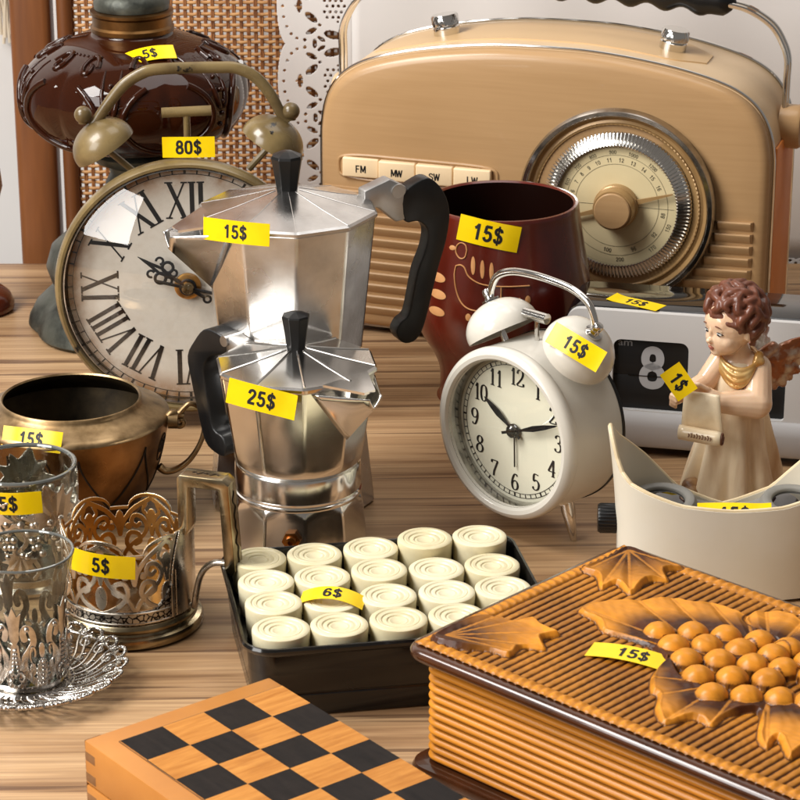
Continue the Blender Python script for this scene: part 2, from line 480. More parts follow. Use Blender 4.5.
def m_table():
    t = NT('table_wood'); v = t.coords((1,1,1), rot=(0,0,RAD(-1.5)))
    mp = t.n('ShaderNodeMapping'); mp.inputs['Scale'].default_value = (1.1, 26, 1); t.l(v, mp.inputs['Vector'])
    f1 = t.noise(mp.outputs[0], 2.2, 6, .6, .6)
    mp2 = t.n('ShaderNodeMapping'); mp2.inputs['Scale'].default_value = (3.5, 190, 1); t.l(v, mp2.inputs['Vector'])
    f2 = t.noise(mp2.outputs[0], 2.0, 4, .6)
    mp3 = t.n('ShaderNodeMapping'); mp3.inputs['Scale'].default_value = (1.6, 60, 1); mp3.inputs['Location'].default_value = (4, 2, 0); t.l(v, mp3.inputs['Vector'])
    f3 = t.noise(mp3.outputs[0], 1.8, 3, .5, .3)
    c1 = t.ramp(f1, [(.30, lin((126,93,62))), (.43, lin((170,134,96))), (.58, lin((204,168,126))), (.75, lin((184,149,111)))])
    c2 = t.mix(t.maprange(f2, .33, .68, 0, .55), c1, lin((112,80,54)))
    k = t.ramp(f3, [(.60, (0,0,0,1)), (.63, (1,1,1,1))])
    c3 = t.mix(t.math('MULTIPLY', k, .7), c2, lin((84,56,38)))
    t.bsdf(color=c3, rough=t.maprange(f2, .3, .7, .36, .5), normal=t.bump(f2, .08, .0004)); return t.m
M_TABLE = m_table()

def m_chess(sq, u0, v0):
    t = NT('chequer_wood'); v = t.coords()
    mp = t.n('ShaderNodeMapping'); mp.inputs['Location'].default_value = (-u0/sq, -v0/sq, .37); mp.inputs['Scale'].default_value = (1/sq, 1/sq, 0); t.l(v, mp.inputs['Vector'])
    ck = t.n('ShaderNodeTexChecker'); ck.inputs['Scale'].default_value = 1.; t.l(mp.outputs[0], ck.inputs['Vector'])
    g1 = t.noise(t.coords((6,60,1)), 6, 6, .6); g2 = t.noise(t.coords((60,6,1)), 6, 6, .6); g3 = t.noise(t.coords((1,1,1)), 60, 5, .6)
    light = t.ramp(g1, [(.3, lin((198,136,66))), (.7, lin((166,104,42)))])
    light = t.mix(t.maprange(g3, .55, .75, 0, .35), light, lin((150,96,50)))
    dark = t.ramp(g2, [(.3, lin((13,10,10))), (.7, lin((30,24,22)))])
    c = t.mix(ck.outputs['Fac'], dark, light)
    t.bsdf(color=c, rough=t.maprange(g3, .3, .7, .42, .6), spec=.18, normal=t.bump(g1, .06, .0004)); return t.m

def m_attr(name, c0, c1, attr, rough=.25, coat=.5):
    t = NT(name)
    a = t.n('ShaderNodeAttribute'); a.attribute_name = attr
    g = t.noise(t.coords((1,1,1)), 80, 6, .6); g2 = t.noise(t.coords((40,3,40)), 5, 5, .6)
    base = t.ramp(g2, [(.3, lin(c0)), (.7, lin(tuple(int(x*.84) for x in c0)))])
    dk = t.ramp(g, [(.35, lin(c1)), (.7, lin(tuple(int(x*1.5) for x in c1)))])
    c = t.mix(a.outputs['Fac'], base, dk)
    t.bsdf(color=c, rough=rough, coat=coat, coat_rough=.2, spec=.18); return t.m

def m_dialpaper():
    t = NT('aged_dial_paper'); v = t.coords()
    g = t.noise(v, 26, 8, .7); g2 = t.noise(v, 120, 6, .7)
    sp = t.n('ShaderNodeSeparateXYZ'); t.l(v, sp.inputs[0])
    r = t.math('SQRT', t.math('ADD', t.math('MULTIPLY', sp.outputs[0], sp.outputs[0]), t.math('MULTIPLY', sp.outputs[2], sp.outputs[2])))
    edge = t.maprange(r, .058, .075, 0, 1)
    k = t.math('MULTIPLY', edge, t.maprange(g, .36, .56, 0, 1.))
    c = t.mix(t.maprange(g2, .45, .75, 0, .35), lin((226,219,206)), lin((196,182,160)))
    spots = t.ramp(t.noise(t.coords(loc=(2,9,5)), 42, 6, .7), [(.66, (0,0,0,1)), (.74, (.8,.8,.8,1))])
    c = t.mix(spots, c, lin((190,150,96)))
    c = t.mix(k, c, lin((158,108,54)))
    t.bsdf(color=c, rough=.6); return t.m
M_DIAL = m_dialpaper()

def m_niello():
    t = NT('niello_silver'); v = t.coords()
    vo = t.n('ShaderNodeTexVoronoi', feature='DISTANCE_TO_EDGE'); vo.inputs['Scale'].default_value = 330; t.l(v, vo.inputs['Vector'])
    w = t.noise(v, 420, 3, .6, 2.)
    k = t.ramp(t.math('ADD', vo.outputs['Distance'], t.math('MULTIPLY', w, .35)), [(.24, (0,0,0,1)), (.32, (1,1,1,1))])
    c = t.mix(k, lin((40,38,38)), lin((186,180,170)))
    t.bsdf(color=c, rough=.3, metal=1., normal=t.bump(k, .5, .0003)); return t.m
M_NIELLO = m_niello()

def m_mug():
    t = NT('mug_glaze'); v = t.coords((1,1,.6))
    g = t.noise(v, 22, 6, .6)
    c = t.ramp(g, [(.3, lin((66,17,8))), (.6, lin((98,26,11))), (.8, lin((74,19,9)))])
    t.bsdf(color=c, rough=.26, coat=.4, coat_rough=.14); return t.m
M_MUG = m_mug()
mat('mug_bare', (214,156,100), (196,136,82), rough=.6, ns=80)
mat('mug_inside', (22,8,5), rough=.22, coat=.5)

def m_lamp():
    t = NT('brown_glass'); v = t.coords()
    p = t.bsdf(color=lin((54,23,9)), rough=.03, trans=.32, ior=1.45, spec=.45)
    return t.m
M_LAMP = m_lamp()
# ================================================================= setting
def setting():
    mb = MB(); mb.box((0, -.55, -.014), (2.4, 1.704, .028), .004)
    tag(mb.build('table', M_TABLE), kind='structure')
    mb = MB(); mb.box((0, .62, .4), (4, .04, 2.4))
    tag(mb.build('wall', MATS['wall_white']), kind='structure')
setting()

def flat_text(mb, s, size, cx, cz, y, rot=0., off=0., sx=1., w=.06):
    V, F = grotesk(s, size*.72, w) if all(c in GROT for c in s) else text_geo(s, size, off)
    c, s_ = cos(rot), sin(rot)
    mb.add([(cx + (x*sx*c - z*s_), y, cz + (x*sx*s_ + z*c)) for x, z in V], F)

# ----------------------------------------------------------------- woven cane screen
def screen():
    r = thing('folding_screen', 'brown wooden folding screen with woven cane panel behind the oil lamp', 'screen', (-.17, .337, -.8))
    mb = MB(); mb.box((-.1085, .004, .75), (.031, .028, 1.5), .006, 3); mb.build('post', MATS['wood_post'], r)
    mb = MB(); mb.tube([(-.083, -.002, .02), (-.083, -.002, 1.5)], .006, 12); mb.build('inner_rail', MATS['wood_post'], r)
    mb = MB(); mb.box((.600, .004, .75), (.031, .028, 1.5), .006, 3); mb.build('post', MATS['wood_post'], r)
    mb = MB(); mb.box((.2455, .004, 1.470), (.677, .020, .028), .005, 2); mb.build('top_rail', MATS['wood_post'], r)
    mb = MB(); mb.box((.2455, .004, .715), (.677, .020, .028), .005, 2); mb.build('bottom_rail', MATS['wood_post'], r)
    # cane weave: closely packed verticals, horizontals passing over and under
    rnd = random.Random(3)
    V = MB(); H = MB()
    x0, x1, z0, z1 = -.077, .578, .73, 1.455
    pv = .0053; ph = .0044
    nxs = int((x1-x0)/pv); nzs = int((z1-z0)/ph)
    for i in range(nxs+1):
        x = x0 + i*pv + rnd.uniform(-.0006, .0006)
        for e in (-.0007, .0007):
            pts = [(x+e+rnd.uniform(-.0002,.0002), .0006*(1 if (k+i) % 2 else -1), z0+k*ph) for k in range(nzs+1)]
            V.tube(pts, .00088, 5, cap=False)
    for k in range(nzs+1):
        z = z0 + k*ph + rnd.uniform(-.0005, .0005)
        pts = [(x0+i*pv, .0013*(-1 if (k+i) % 2 else 1), z+rnd.uniform(-.00025,.00025)) for i in range(nxs+1)]
        H.tube(pts, .00135, 6, cap=False, flat=1.)
    V.build('cane_upright', MATS['cane_dark'], r, sharp=60); H.build('cane_weave', MATS['cane'], r, sharp=60)
screen()

def eyelets(X, Y):
    """openings of the scalloped lace border; X across (0 = outer edge), Y along, period .0455"""
    per = .0455
    yy = (Y % per) - per/2
    edge = .0045*np.abs(np.cos(PI*Y/per))**.7
    keep = X > (.0065 - .0065*np.sqrt(np.clip(1-(yy/(per*.52))**2, 0, 1)))
    def hole(cx, cy, a, b, rot=0.):
        dx, dy = X-cx, yy-cy
        c, s = cos(rot), sin(rot)
        return ((dx*c+dy*s)/(a*1.25))**2 + ((-dx*s+dy*c)/(b*1.3))**2 < 1
    H = np.zeros(X.shape, bool)
    for k in range(-4, 5):
        a = k*.33
        H |= hole(.0145-.0098*cos(a)*1.12, .0175*sin(a)*1.15, .0007, .0007)
    H |= hole(.0135, 0, .0013, .0032) | hole(.0112, .0, .0005, .0005)
    for s in (-1, 1):
        H |= hole(.0205, .0068*s, .0036, .0016, .7*s) | hole(.0205, .0152*s, .0028, .0012, -.5*s) | hole(.0255, .0115*s, .0009, .0007)
        H |= hole(.0335, .0175*s, .0044, .0020, .25*s) | hole(.0165, .0205*s, .0008, .0008) | hole(.0265, .0200*s, .0022, .0009, .6*s)
        H |= hole(.0365, .0095*s, .0006, .0006)
    for i in range(4):
        for j in range(-2, 3):
            H |= hole(.0285+i*.0034+(.0 if j % 2 else .0017), j*.0034, .00075, .00075)
    H |= hole(.0225, per/2-.0005, .0011, .0018) | hole(.0225, -per/2+.0005, .0011, .0018)
    return keep & ~H

def lace_cloth():
    r = thing('lace_cloth', 'white cloth with scalloped eyelet lace edge draped behind the tan radio', 'cloth', (-.092, .3185, -.05))
    # left lace border, plain field, lower lace border
    c = .00045; SCL = 1.25
    def strip(name, nu, nv, fn, pos):
        iu, iv = np.meshgrid(np.arange(nu), np.arange(nv))
        keep = fn((iu+.5)*c, (iv+.5)*c)
        gu, gv = np.meshgrid(np.arange(nu+1), np.arange(nv+1))
        mask_mesh(name, pos(gu*c, gv*c), keep, MATS['cloth_white'], r, thick=.0006)
    wav = lambda x, z: .0012*np.sin(x*55+.6) + .0008*np.sin(z*30+x*20) + .0115*np.clip((z-.60)/.12, 0, 1)**2
    W = .045*1.25
    L = .74
    strip('lace_border', int(W/c), int(L/c), lambda u, v: eyelets(u/SCL, (v+.0115)/SCL), lambda u, v: np.stack([u, wav(u, v), v], -1))
    nu, nv = 60, 40
    gu, gv = np.meshgrid(np.linspace(W-.0004, .46, nu+1), np.linspace(.048, L, nv+1))
    mask_mesh('cloth_field', np.stack([gu, wav(gu, gv), gv], -1), np.ones((nv, nu), bool), MATS['cloth_white'], r, thick=.0006)
    nb = int(.2/c)
    strip('lower_lace_border', nb, int(.0485/c), lambda u, v: eyelets(v/SCL, u/SCL), lambda u, v: np.stack([u+.26, wav(u+.26, v), v], -1))
    gu, gv = np.meshgrid(np.linspace(W-.0004, .2605, 30), np.linspace(0, .0482, 10))
    mask_mesh('cloth_hem', np.stack([gu, wav(gu, gv), gv], -1), np.ones((9, 29), bool), MATS['cloth_white'], r, thick=.0006)
lace_cloth()

def macrame():
    r = thing('macrame_fringe', 'cream cord fringe hanging at the upper left corner', 'fringe', (-.3455, .588, .105))
    rnd = random.Random(5); mb = MB()
    for i in range(9):
        x = .0005+i*.0022
        L = .0 + rnd.uniform(0, .012)
        mb.tube([(x+rnd.uniform(-.001,.001), rnd.uniform(-.002,.002), .16-(.16-L)*k/8) for k in range(9)], .0013, 7)
    mb.build('cord', MATS['cord_cream'], r)
    mb = MB(); mb.tube([(-.04, 0, .16), (.022, 0, .16)], .006, 12); mb.build('rod', MATS['wood_post'], r)
    mb = MB(); mb.tube([(-.038, 0, .166), (-.009, .008, .25), (.020, 0, .166)], .0012, 6); mb.build('hanging_cord', MATS['cord_cream'], r)
    mb = MB(); mb.tube([(-.009, .004, .249), (-.009, .013, .249)], .0018, 8); mb.build('nail', MATS['steel_dark'], r)
macrame()

def candlestick():
    r = thing('turned_candlestick', 'dark red turned wooden candlestick cut by the left edge of the table', 'candlestick', (-.3082, .188, 0))
    mb = MB(); mb.lathe([(.0, 0), (.027, 0), (.0285, .002), (.0285, .006), (.026, .012), (.02, .017), (.011, .021), (.008, .026), (.0075, .05), (.01, .055), (.0075, .06), (.0075, .064)], 48)
    mb.build('foot', MATS['cherry_wood'], r)
    mb = MB(); mb.lathe([(.007, .064), (.014, .07), (.021, .08), (.0245, .092), (.0235, .104), (.018, .114), (.010, .121), (.009, .125), (.016, .129), (.017, .133), (.0, .133)], 48)
    mb.build('turned_bulb', MATS['cherry_wood'], r)
candlestick()

# ----------------------------------------------------------------- oil lamp
def oil_lamp():
    r = thing('oil_lamp', 'antique oil lamp with dark brown pressed glass font on a tarnished cast foot', 'oil lamp', (-.1835, .157, 0))
    mb = MB()
    lobes = lambda a, z: 1 + (.055*abs(cos(4*a)) if z < .03 else .05*abs(cos(3*a+.4)))
    mb.lathe([(.0, 0), (.074, 0), (.077, .003), (.076, .008), (.071, .018), (.062, .027), (.050, .03)], 96, rmod=lobes)
    mb.lathe([(.050, .029), (.061, .034), (.064, .044), (.060, .058), (.048, .069), (.032, .076), (.02, .082)], 96, rmod=lobes)
    mb.lathe([(.02, .08), (.015, .086), (.0165, .094), (.021, .1), (.0225, .105), (.019, .112), (.02, .117), (.029, .121), (.031, .126), (.026, .131), (.0, .131)], 64)
    for k in range(8):
        a = k*PI/4+.2
        pts = [( (.058-.018*t/10*1.2)*cos(a+.2*sin(t)) , (.058-.018*t/10*1.2)*sin(a+.2*sin(t)), .024+.0022*t) for t in range(11)]
        mb.tube(pts, .004, 8)
        mb.tube([(.061*cos(a)+.009*cos(t)*(1-t/12)*-sin(a), .061*sin(a)+.009*cos(t)*(1-t/12)*cos(a), .018+.009*sin(t)*(1-t/12)) for t in np.linspace(0, 9, 30)], .0022, 6)
    mb.build('foot', MATS['patina'], r, sharp=50)
    # glass font, bulging lobes with raised scrollwork
    base = [(.022, .130), (.036, .1315), (.055, .137), (.068, .147), (.0755, .16), (.0768, .172), (.0745, .183), (.068, .192), (.058, .199), (.046, .2045), (.036, .208), (.029, .2105), (.0275, .213)]
    sp = spline([(a, 0, b) for a, b in base], 5)
    prof = [(p.x, p.z) for p in sp]
    def lob(a, z):
        t = max(0, min(1, (z-.135)/.02))*max(0, min(1, (.200-z)/.015))
        k = abs(sin(3.0*a+.35))
        groove = max(0, 1-k/.16)
        return 1 + t*(.030*k**.6 - .020*groove)
    mb = MB(); mb.lathe(prof, 144, rmod=lob)
    o = mb.build('font', M_LAMP, r, sharp=60)
    rel = MB()
    def surf(a, z, e=.0):
        rr = np.interp(z, [p[1] for p in prof[8:]], [p[0] for p in prof[8:]])*lob(a, z)+e
        return (rr*cos(a), rr*sin(a), z)
    for k in range(6):
        a0 = (k*PI/3) - .35/3
        # arched outline of each lobe
        rel.tube([surf(a0 + .42*sin(t), .165+.026*cos(t)*1.0 if cos(t) > 0 else .165+.024*cos(t), .0004) for t in np.linspace(.5, 2*PI-.5, 40)], .0024, 8)
        # scrolls on the shoulder
        for s in (-1, 1):
            rel.tube([surf(a0 + s*(.22+.11*cos(t)*(1-t/9)), .1985+.006*sin(t)*(1-t/10), .0004) for t in np.linspace(0, 7, 30)], .0019, 7)
            rel.tube([surf(a0+PI/6 - s*.05 + s*.03*t, .176-.010*t+.004*t*t, .0002) for t in np.linspace(-1.4, 1.6, 14)], [.0005+.0016*sin(PI*i/13) for i in range(14)], 7)
        for j in range(5):
            p = surf(a0+PI/6, .158+.008*j, .0006); rel.sphere(p, .0018, 10, 6)
        for j in range(9):
            p = surf(a0-.3+.075*j, .2035, .0002); rel.sphere(p, .0011, 8, 6)
    rel.build('raised_relief', M_LAMP, o, sharp=60)
    mb = MB(); mb.lathe([(.0272, .2115), (.0285, .2125), (.0287, .2155), (.0272, .217), (.0272, .223), (.0285, .2245), (.0285, .2265), (.024, .228), (.0, .228)], 64)
    mb.build('collar', MATS['lamp_collar'], r)
    mb = MB(); mb.lathe([(.0, .2275), (.0255, .2278), (.0262, .232), (.0245, .236), (.022, .238), (.0225, .25), (.018, .255), (.0, .256)], 64)
    mb.build('burner', MATS['patina'], r)
    th = RAD(-86)
    n = Vector((cos(th)*.55, sin(th)*.55, .83))
    up = Vector((-cos(th)*.83, -sin(th)*.83, .55))
    pr_ = .0452
    sticker(r, '5$', .0355, .0125, (pr_*cos(th)+.0125, pr_*sin(th), .2062), n, up, roll=RAD(13), bend=.05)
oil_lamp()

# ----------------------------------------------------------------- large vintage twin bell clock
def glyph_roman(s, h):
    """strokes of roman numerals as quads: thick/thin with serifs. Returns list of polys, total width"""
    polys = []; x = 0
    tk, tn = h*.125, h*.035; sf = h*.045
    def bar(x0, z0, x1, z1, w): polys.append([(x0-w/2, z0), (x0+w/2, z0), (x1+w/2, z1), (x1-w/2, z1)])
    def serif(xc, z, w): polys.append([(xc-w/2, z-sf/2), (xc+w/2, z-sf/2), (xc+w/2, z+sf/2), (xc-w/2, z+sf/2)])
    for ch in s:
        if ch == 'I':
            c = x+h*.11; bar(c, 0, c, h, tk); serif(c, 0, h*.21); serif(c, h, h*.21); x += h*.24
        elif ch == 'V':
            a, b = x+h*.1, x+h*.52; m = (a+b)/2
            bar(m, 0, a, h, tk); bar(m, 0, b, h, tn*1.4); serif(a, h, h*.22); serif(b, h, h*.18); x += h*.60
        elif ch == 'X':
            a, b = x+h*.1, x+h*.52
            bar(b, 0, a, h, tk); bar(a, 0, b, h, tn*1.4)
            serif(a, h, h*.22); serif(b, h, h*.18); serif(a, 0, h*.18); serif(b, 0, h*.22); x += h*.62
    return polys, x

def bell(mb, R, t=.0012, h=1.0, n=40, M=None):
    out = [(R*sin(a), R*h*cos(a)) for a in np.linspace(.02, PI/2+.12, 14)]
    inn = [((R-t)*sin(a), (R-t)*h*cos(a)) for a in np.linspace(PI/2+.12, .02, 14)]
    mb.lathe([(r_, z) for r_, z in out+inn], n, M=M)

def big_clock():
    r = thing('vintage_alarm_clock', 'large olive twin bell alarm clock with roman numerals and chipped paint', 'alarm clock', (-.1335, -.044, 0), RAD(4))
    Rm = .0824; zc = .0937
    RX = Matrix.Translation((0, 0, zc)) @ Matrix.Rotation(PI/2, 4, 'X')
    mb = MB(); mb.lathe([(.0, -.046), (.062, -.046), (.070, -.043), (.0715, -.039), (.0715, -.006), (.0778, -.002), (.0778, -.004), (.0, -.0045)], 96, M=RX)
    mb.build('case', MATS['olive_paint'], r)
    mb = MB(); mb.lathe([(.0788, -.001), (.0805, -.003), (.0825, -.001), (.0830, .003), (.0824, .0068), (.0806, .0092), (.0790, .0092), (.0780, .0075), (.0776, .004), (.0776, -.002)], 128, M=RX, cap0=False, cap1=False)
    mb.build('bezel', MATS['olive_paint'], r)
    mb = MB(); mb.lathe([(.0776, -.0005), (.0776, .0070), (.0768, .0072), (.0764, .004), (.0761, -.0012)], 128, M=RX, cap0=False, cap1=False)
    mb.build('inner_ring', MATS['chrome_worn'], r)
    mb = MB(); mb.lathe([(.0, -.0012), (.0772, -.0012), (.0772, -.0030), (.0, -.0030)], 96, M=Matrix.Rotation(PI/2, 4, 'X'))
    d = mb.build('dial', M_DIAL, r); d.location = (0, 0, zc)
    # numerals and minute track are print on the dial
    mb = MB(); y = .00105
    h = .0228
    for k, s in enumerate(['XII','I','II','III','IIII','V','VI','VII','VIII','IX','X','XI']):
        polys, w = glyph_roman(s, h)
        sx = min(1., .0285/w)
        a = PI/2 - k*PI/6
        up = (cos(a), sin(a)); rt = (sin(a), -cos(a))
        for q in polys:
            V = []
            for gx, gz in q:
                lx = (gx-w/2)*sx; lr = .0437+gz
                V.append((rt[0]*lx+up[0]*lr, y, rt[1]*lx+up[1]*lr))
            mb.add(V, [(0,1,2,3)])
    for k in range(60):
        a = k*PI/30; w = .0009 if k % 5 else .0016; r0 = .0722; r1 = .0752
        V = [(r0*cos(a)-w/2*-sin(a)*-1, y, r0*sin(a)-w/2*cos(a)), (r0*cos(a)-w/2*sin(a), y, r0*sin(a)+w/2*cos(a)),
             (r1*cos(a)-w/2*sin(a), y, r1*sin(a)+w/2*cos(a)), (r1*cos(a)+w/2*sin(a), y, r1*sin(a)-w/2*cos(a))]
        V[0] = (r0*cos(a)+w/2*sin(a), y, r0*sin(a)-w/2*cos(a))
        mb.add(V, [(0,1,2,3)])
    for rr in (.0718, .0754):
        n = 120
        for i in range(n):
            a, b = 2*PI*i/n, 2*PI*(i+1)/n
            mb.add([(rr*cos(a), y, rr*sin(a)), (rr*cos(b), y, rr*sin(b)), ((rr+.0005)*cos(b), y, (rr+.0005)*sin(b)), ((rr+.0005)*cos(a), y, (rr+.0005)*sin(a))], [(0,1,2,3)])
    mb.mapv(lambda x, yy, z: (x, .00105, z))
    nm = mb.build('numerals', MATS['ink_black'], d, sharp=0)
    # ornate hour hand: pointing to just past ten
    def hand(a, parts, name, yy):
        mb = MB(); up = Vector((cos(a), 0, sin(a))); rt = Vector((sin(a), 0, -cos(a)))
        for kind, pts, w in parts:
            P = [up*q[1]+rt*q[0]+Vector((0, yy, zc)) for q in pts]
            mb.tube(P, w, 8, up=(0,1,0), flat=.35)
        return mb.build(name, MATS['ink_black'], r)
    circ = lambda cx, cz, rr, t0=0, t1=2*PI, n=20: [(cx+rr*cos(t), cz+rr*sin(t)) for t in np.linspace(t0, t1, n)]
    hp = [('l', [(0, -.012), (0, .012)], .0012), ('l', [(0, .030), (0, .037)], [.0013, .0002])]
    hp += [('l', circ(0, 0, .0045), .0011), ('l', circ(0, -.0145, .0022), .0008)]
    for s in (-1, 1):
        hp += [('l', circ(s*.0042, .0175, .0034), .0010), ('l', circ(s*.0030, .0125, .0022), .0008),
               ('l', [(0, .012), (s*.0018, .020), (s*.0008, .026), (0, .031)], .0010),
               ('l', circ(s*.0050, .0240, .0022, -2.5 if s > 0 else -.6, 2.2 if s > 0 else 4.1), .0008)]
    hand(RAD(146), hp, 'hour_hand', -.0045)
    mp_ = [('l', [(0, -.02), (0, .03)], .0011), ('l', [(0, .045), (0, .062)], [.0012, .0002])]
    for s in (-1, 1): mp_ += [('l', [(0, .03), (s*.004, .036), (s*.003, .042), (0, .047)], .0009), ('l', circ(s*.004, .03, .003), .0009)]
    hand(RAD(-14), mp_, 'minute_hand', -.0060)
    mb = MB(); mb.lathe([(.0, .001), (.0085, .001), (.0085, .0025), (.007, .0032), (.0, .0032)], 40, M=RX); mb.build('hub_disc', MATS['gilt_amber'], r)
    mb = MB(); mb.lathe([(.0, .004), (.0038, .004), (.0042, .0065), (.0034, .0085), (.0, .0095)], 32, M=RX); mb.build('hub_nut', MATS['silver_gilt'], r)
    # domed glass
    prof = [(.0774*sin(a)/sin(.62), .0056+ (cos(a)-cos(.62))*.0774/sin(.62)*.98) for a in np.linspace(.62, .001, 40)]
    mb = MB(); mb.lathe(prof, 96, M=RX, cap0=False, cap1=True); mb.build('glass_dome', MATS['dome_glass'], r, sharp=89)
    ym = .024
    for s in (-1, 1):
        ax = Vector((s*.52, 0, .86)).normalized()
        Mx = Matrix.Translation((s*.0525+.0025, ym, .1785)) @ Vector((0,0,1)).rotation_difference(ax).to_matrix().to_4x4()
        mb = MB(); bell(mb, .0205, .0012, .82, M=Mx); b = mb.build('bell', MATS['olive_paint'], r)
        mb = MB(); mb.tube([(s*.036+.004, ym, zc+.068), (s*.0505+.0025, ym, .176), (s*.060+.0025, ym, .192)], .0022, 10); mb.build('bell_post', MATS['olive_paint'], b)
        p = Vector((s*.0525+.0025, ym, .1785)) + ax*.0235
        mb = MB(); mb.sphere(p, (.0056,.0056,.0056), 20, 12); mb.lathe([(.003, -.0055), (.0035, -.0035), (.002, -.002)], 16, M=Matrix.Translation(p)); mb.build('ball_finial', MATS['olive_paint'], b)
    px = [(-93,163),(-87,170),(-78,182),(-62,200),(-45,210.5),(-30,214.5),(0,215.5),(30,215.5),(48,214.5),(66,206),(80,190),(90,172),(96,163)]
    P = spline([(a/1558.+.0030, ym, b/1460.+zc-.0140) for a, b in px], 5)
    k = len(P)
    mb = MB(); mb.tube(P, [.0031 + .0006*min(1, min(i, k-1-i)/12) for i in range(k)], 14, flat=.72, up=(0,1,0)); mb.build('carry_handle', MATS['olive_paint'], r)
    mb = MB(); mb.tube([(.002, ym, zc+.075), (.002, ym, .1985)], .0022, 12); mb.tube([(-.0135, ym, .1990), (.0175, ym, .2000)], .0033, 14); mb.build('hammer', MATS['olive_paint'], r)
    for s in (-1, 1):
        mb = MB(); mb.tube([(s*.042, .02, zc-.066), (s*.056, .018, .006)], [.004, .003], 12); mb.sphere((s*.0565, .018, .0062), .0062, 18, 12); mb.build('leg', MATS['olive_paint'], r)
    sticker(r, '80$', .0325, .0128, (.003, -.0045, zc+.0905), (-.1, -1, .12), (0, 0, 1), roll=RAD(1), bend=.12)
big_clock()
# ================================================================= radio
def radio():
    r = thing('retro_radio', 'tan retro radio with wood grain front, round tuning dial and carry handle', 'radio', (.0959, .1067, 0), RAD(-17))
    half = [(0,.2118),(.03,.2112),(.06,.2082),(.09,.2032),(.115,.1968),(.132,.1898),(.1445,.1800),(.1525,.1665),(.1562,.150),(.157,.13),(.157,.06),(.157,.02),(.155,.010),(.149,.0055),(.13,.005),(.06,.005),(0,.005)]
    sp = spline([(a, 0, b) for a, b in half], 5)
    R_ = [(p.x, p.z) for p in sp]
    outl = R_ + [(-x, z) for x, z in reversed(R_[1:-1])]
    cx, cz = 0, .105
    nrm = []
    n = len(outl)
    for i in range(n):
        a, b = outl[i-1], outl[(i+1) % n]; d = (b[0]-a[0], b[1]-a[1]); L = math.hypot(*d) or 1
        nrm.append((d[1]/L*-1, d[0]/L))
    if nrm[0][1] < 0: nrm = [(-a, -b) for a, b in nrm]
    off = lambda e: [(x+nx*e, z+nz*e) for (x, z), (nx, nz) in zip(outl, nrm)]
    ring = lambda e, y, bow=0.: [(x, y - bow*(1-(x/.157)**2), z) for x, z in off(e)]
    mb = MB(); mb.loft([ring(-.004, .001, .006), ring(0, .0015, .006), ring(.0006, .01), ring(.0008, .03), ring(.0008, .06), ring(0, .0835), ring(-.004, .087), ring(-.012, .088)])
    mb.build('cabinet', MATS['radio_shell'], r, sharp=40)
    for y, bw in ((.0022, .0062), (.0835, 0)):
        mb = MB(); mb.tube([(x, yy, z) for x, yy, z in ring(.0009, y, bw)], .0011, 8, closed=True); mb.build('chrome_trim', MATS['chrome'], r)
    Y = lambda x: -.0075 - .0065*(1-(x/.157)**2)
    # front panel with rounded edge
    rings = []
    for e, d in ((-.0006, .0095), (-.0008, .006), (-.0020, .0028), (-.0042, .0009), (-.0075, .0001)):
        rings.append([(x, Y(x)+d, z) for x, z in off(e)])
    last = off(-.0075)
    for s in (.9, .75, .55, .35, .15, .03):
        rings.append([(x*s, Y(x*s), cz+(z-cz)*s) for x, z in last])
    mb = MB(); mb.loft(rings); mb.build('front_panel', MATS['radio_tan'], r, sharp=50)
    # louvred grille
    dx, dz = .056, .1105
    mb = MB()
    for k in range(11):
        z = .1015 - k*.0083
        hh = .0675
        dd = hh*hh-(z-dz)**2
        lim = math.sqrt(dd) if dd > 0 else 0
        for (xa, xb) in ((-.1525, dx-lim), (dx+lim, .1475)):
            if xb-xa < .006: continue
            xs = np.linspace(xa, xb, 18)
            rg = []
            for i, x in enumerate(xs):
                q = min(1, min(i, 17-i)/1.0) if i in (0, 17) else 1
                y = Y(x); d = .0033*(q if q else .25)
                rg.append([(x, y+.002, z+.0034), (x, y-d*.75, z+.0036), (x, y-d, z+.0028), (x, y-d*.95, z+.0016), (x, y-.0002, z-.0030), (x, y+.002, z-.0030)])
            mb.loft(rg)
    mb.build('louvre_grille', MATS['radio_tan'], r, sharp=30)
    mb = MB()
    xs = np.linspace(-.1528, -.06, 20)
    mb.loft([[(x, Y(x)+.001, .1068), (x, Y(x)-.0012, .1064), (x, Y(x)-.0012, .1050), (x, Y(x)+.001, .1046)] for x in xs]); mb.build('grille_ledge', MATS['radio_tan'], r)
    # band buttons in a sunken bed
    xb0, xb1 = -.1385, -.0305
    zc = .1215
    mb = MB()
    xs = np.linspace(xb0-.003, xb1+.003, 16)
    fr = []
    for t in np.linspace(0, 2*PI, 49)[:-1]:
        c_, s_ = cos(t), sin(t); p = 5.
        x = (xb0+xb1)/2 + (xb1-xb0+.007)/2*np.sign(c_)*abs(c_)**(2/p); z = zc + .0088*np.sign(s_)*abs(s_)**(2/p)
        fr.append((x, Y(x)-.0001, z))
    mb.tube(fr, .0011, 8, closed=True); bed = mb.build('button_bed', MATS['radio_tan'], r)
    w = (xb1-xb0)/4
    for i, s in enumerate(('FM', 'MW', 'SW', 'LW')):
        x = xb0 + w*(i+.5); dp = .0045 if i else .0028
        mb = MB(); mb.box((x, Y(x)-dp/2+.001, zc), (w*.975, dp+.002, .0138), .0011, 3); b = mb.build('band_button', MATS['button_cream'], r)
        mb = MB(); flat_text(mb, s, .0072, x, zc-.0008, Y(x)-dp-.0001, w=.075, sx=1.15); mb.build('lettering', MATS['ink_black'], b, sharp=0)
    # dial
    yd = Y(dx)
    M = Matrix.Translation((dx, yd, dz)) @ Matrix.Rotation(PI/2, 4, 'X')
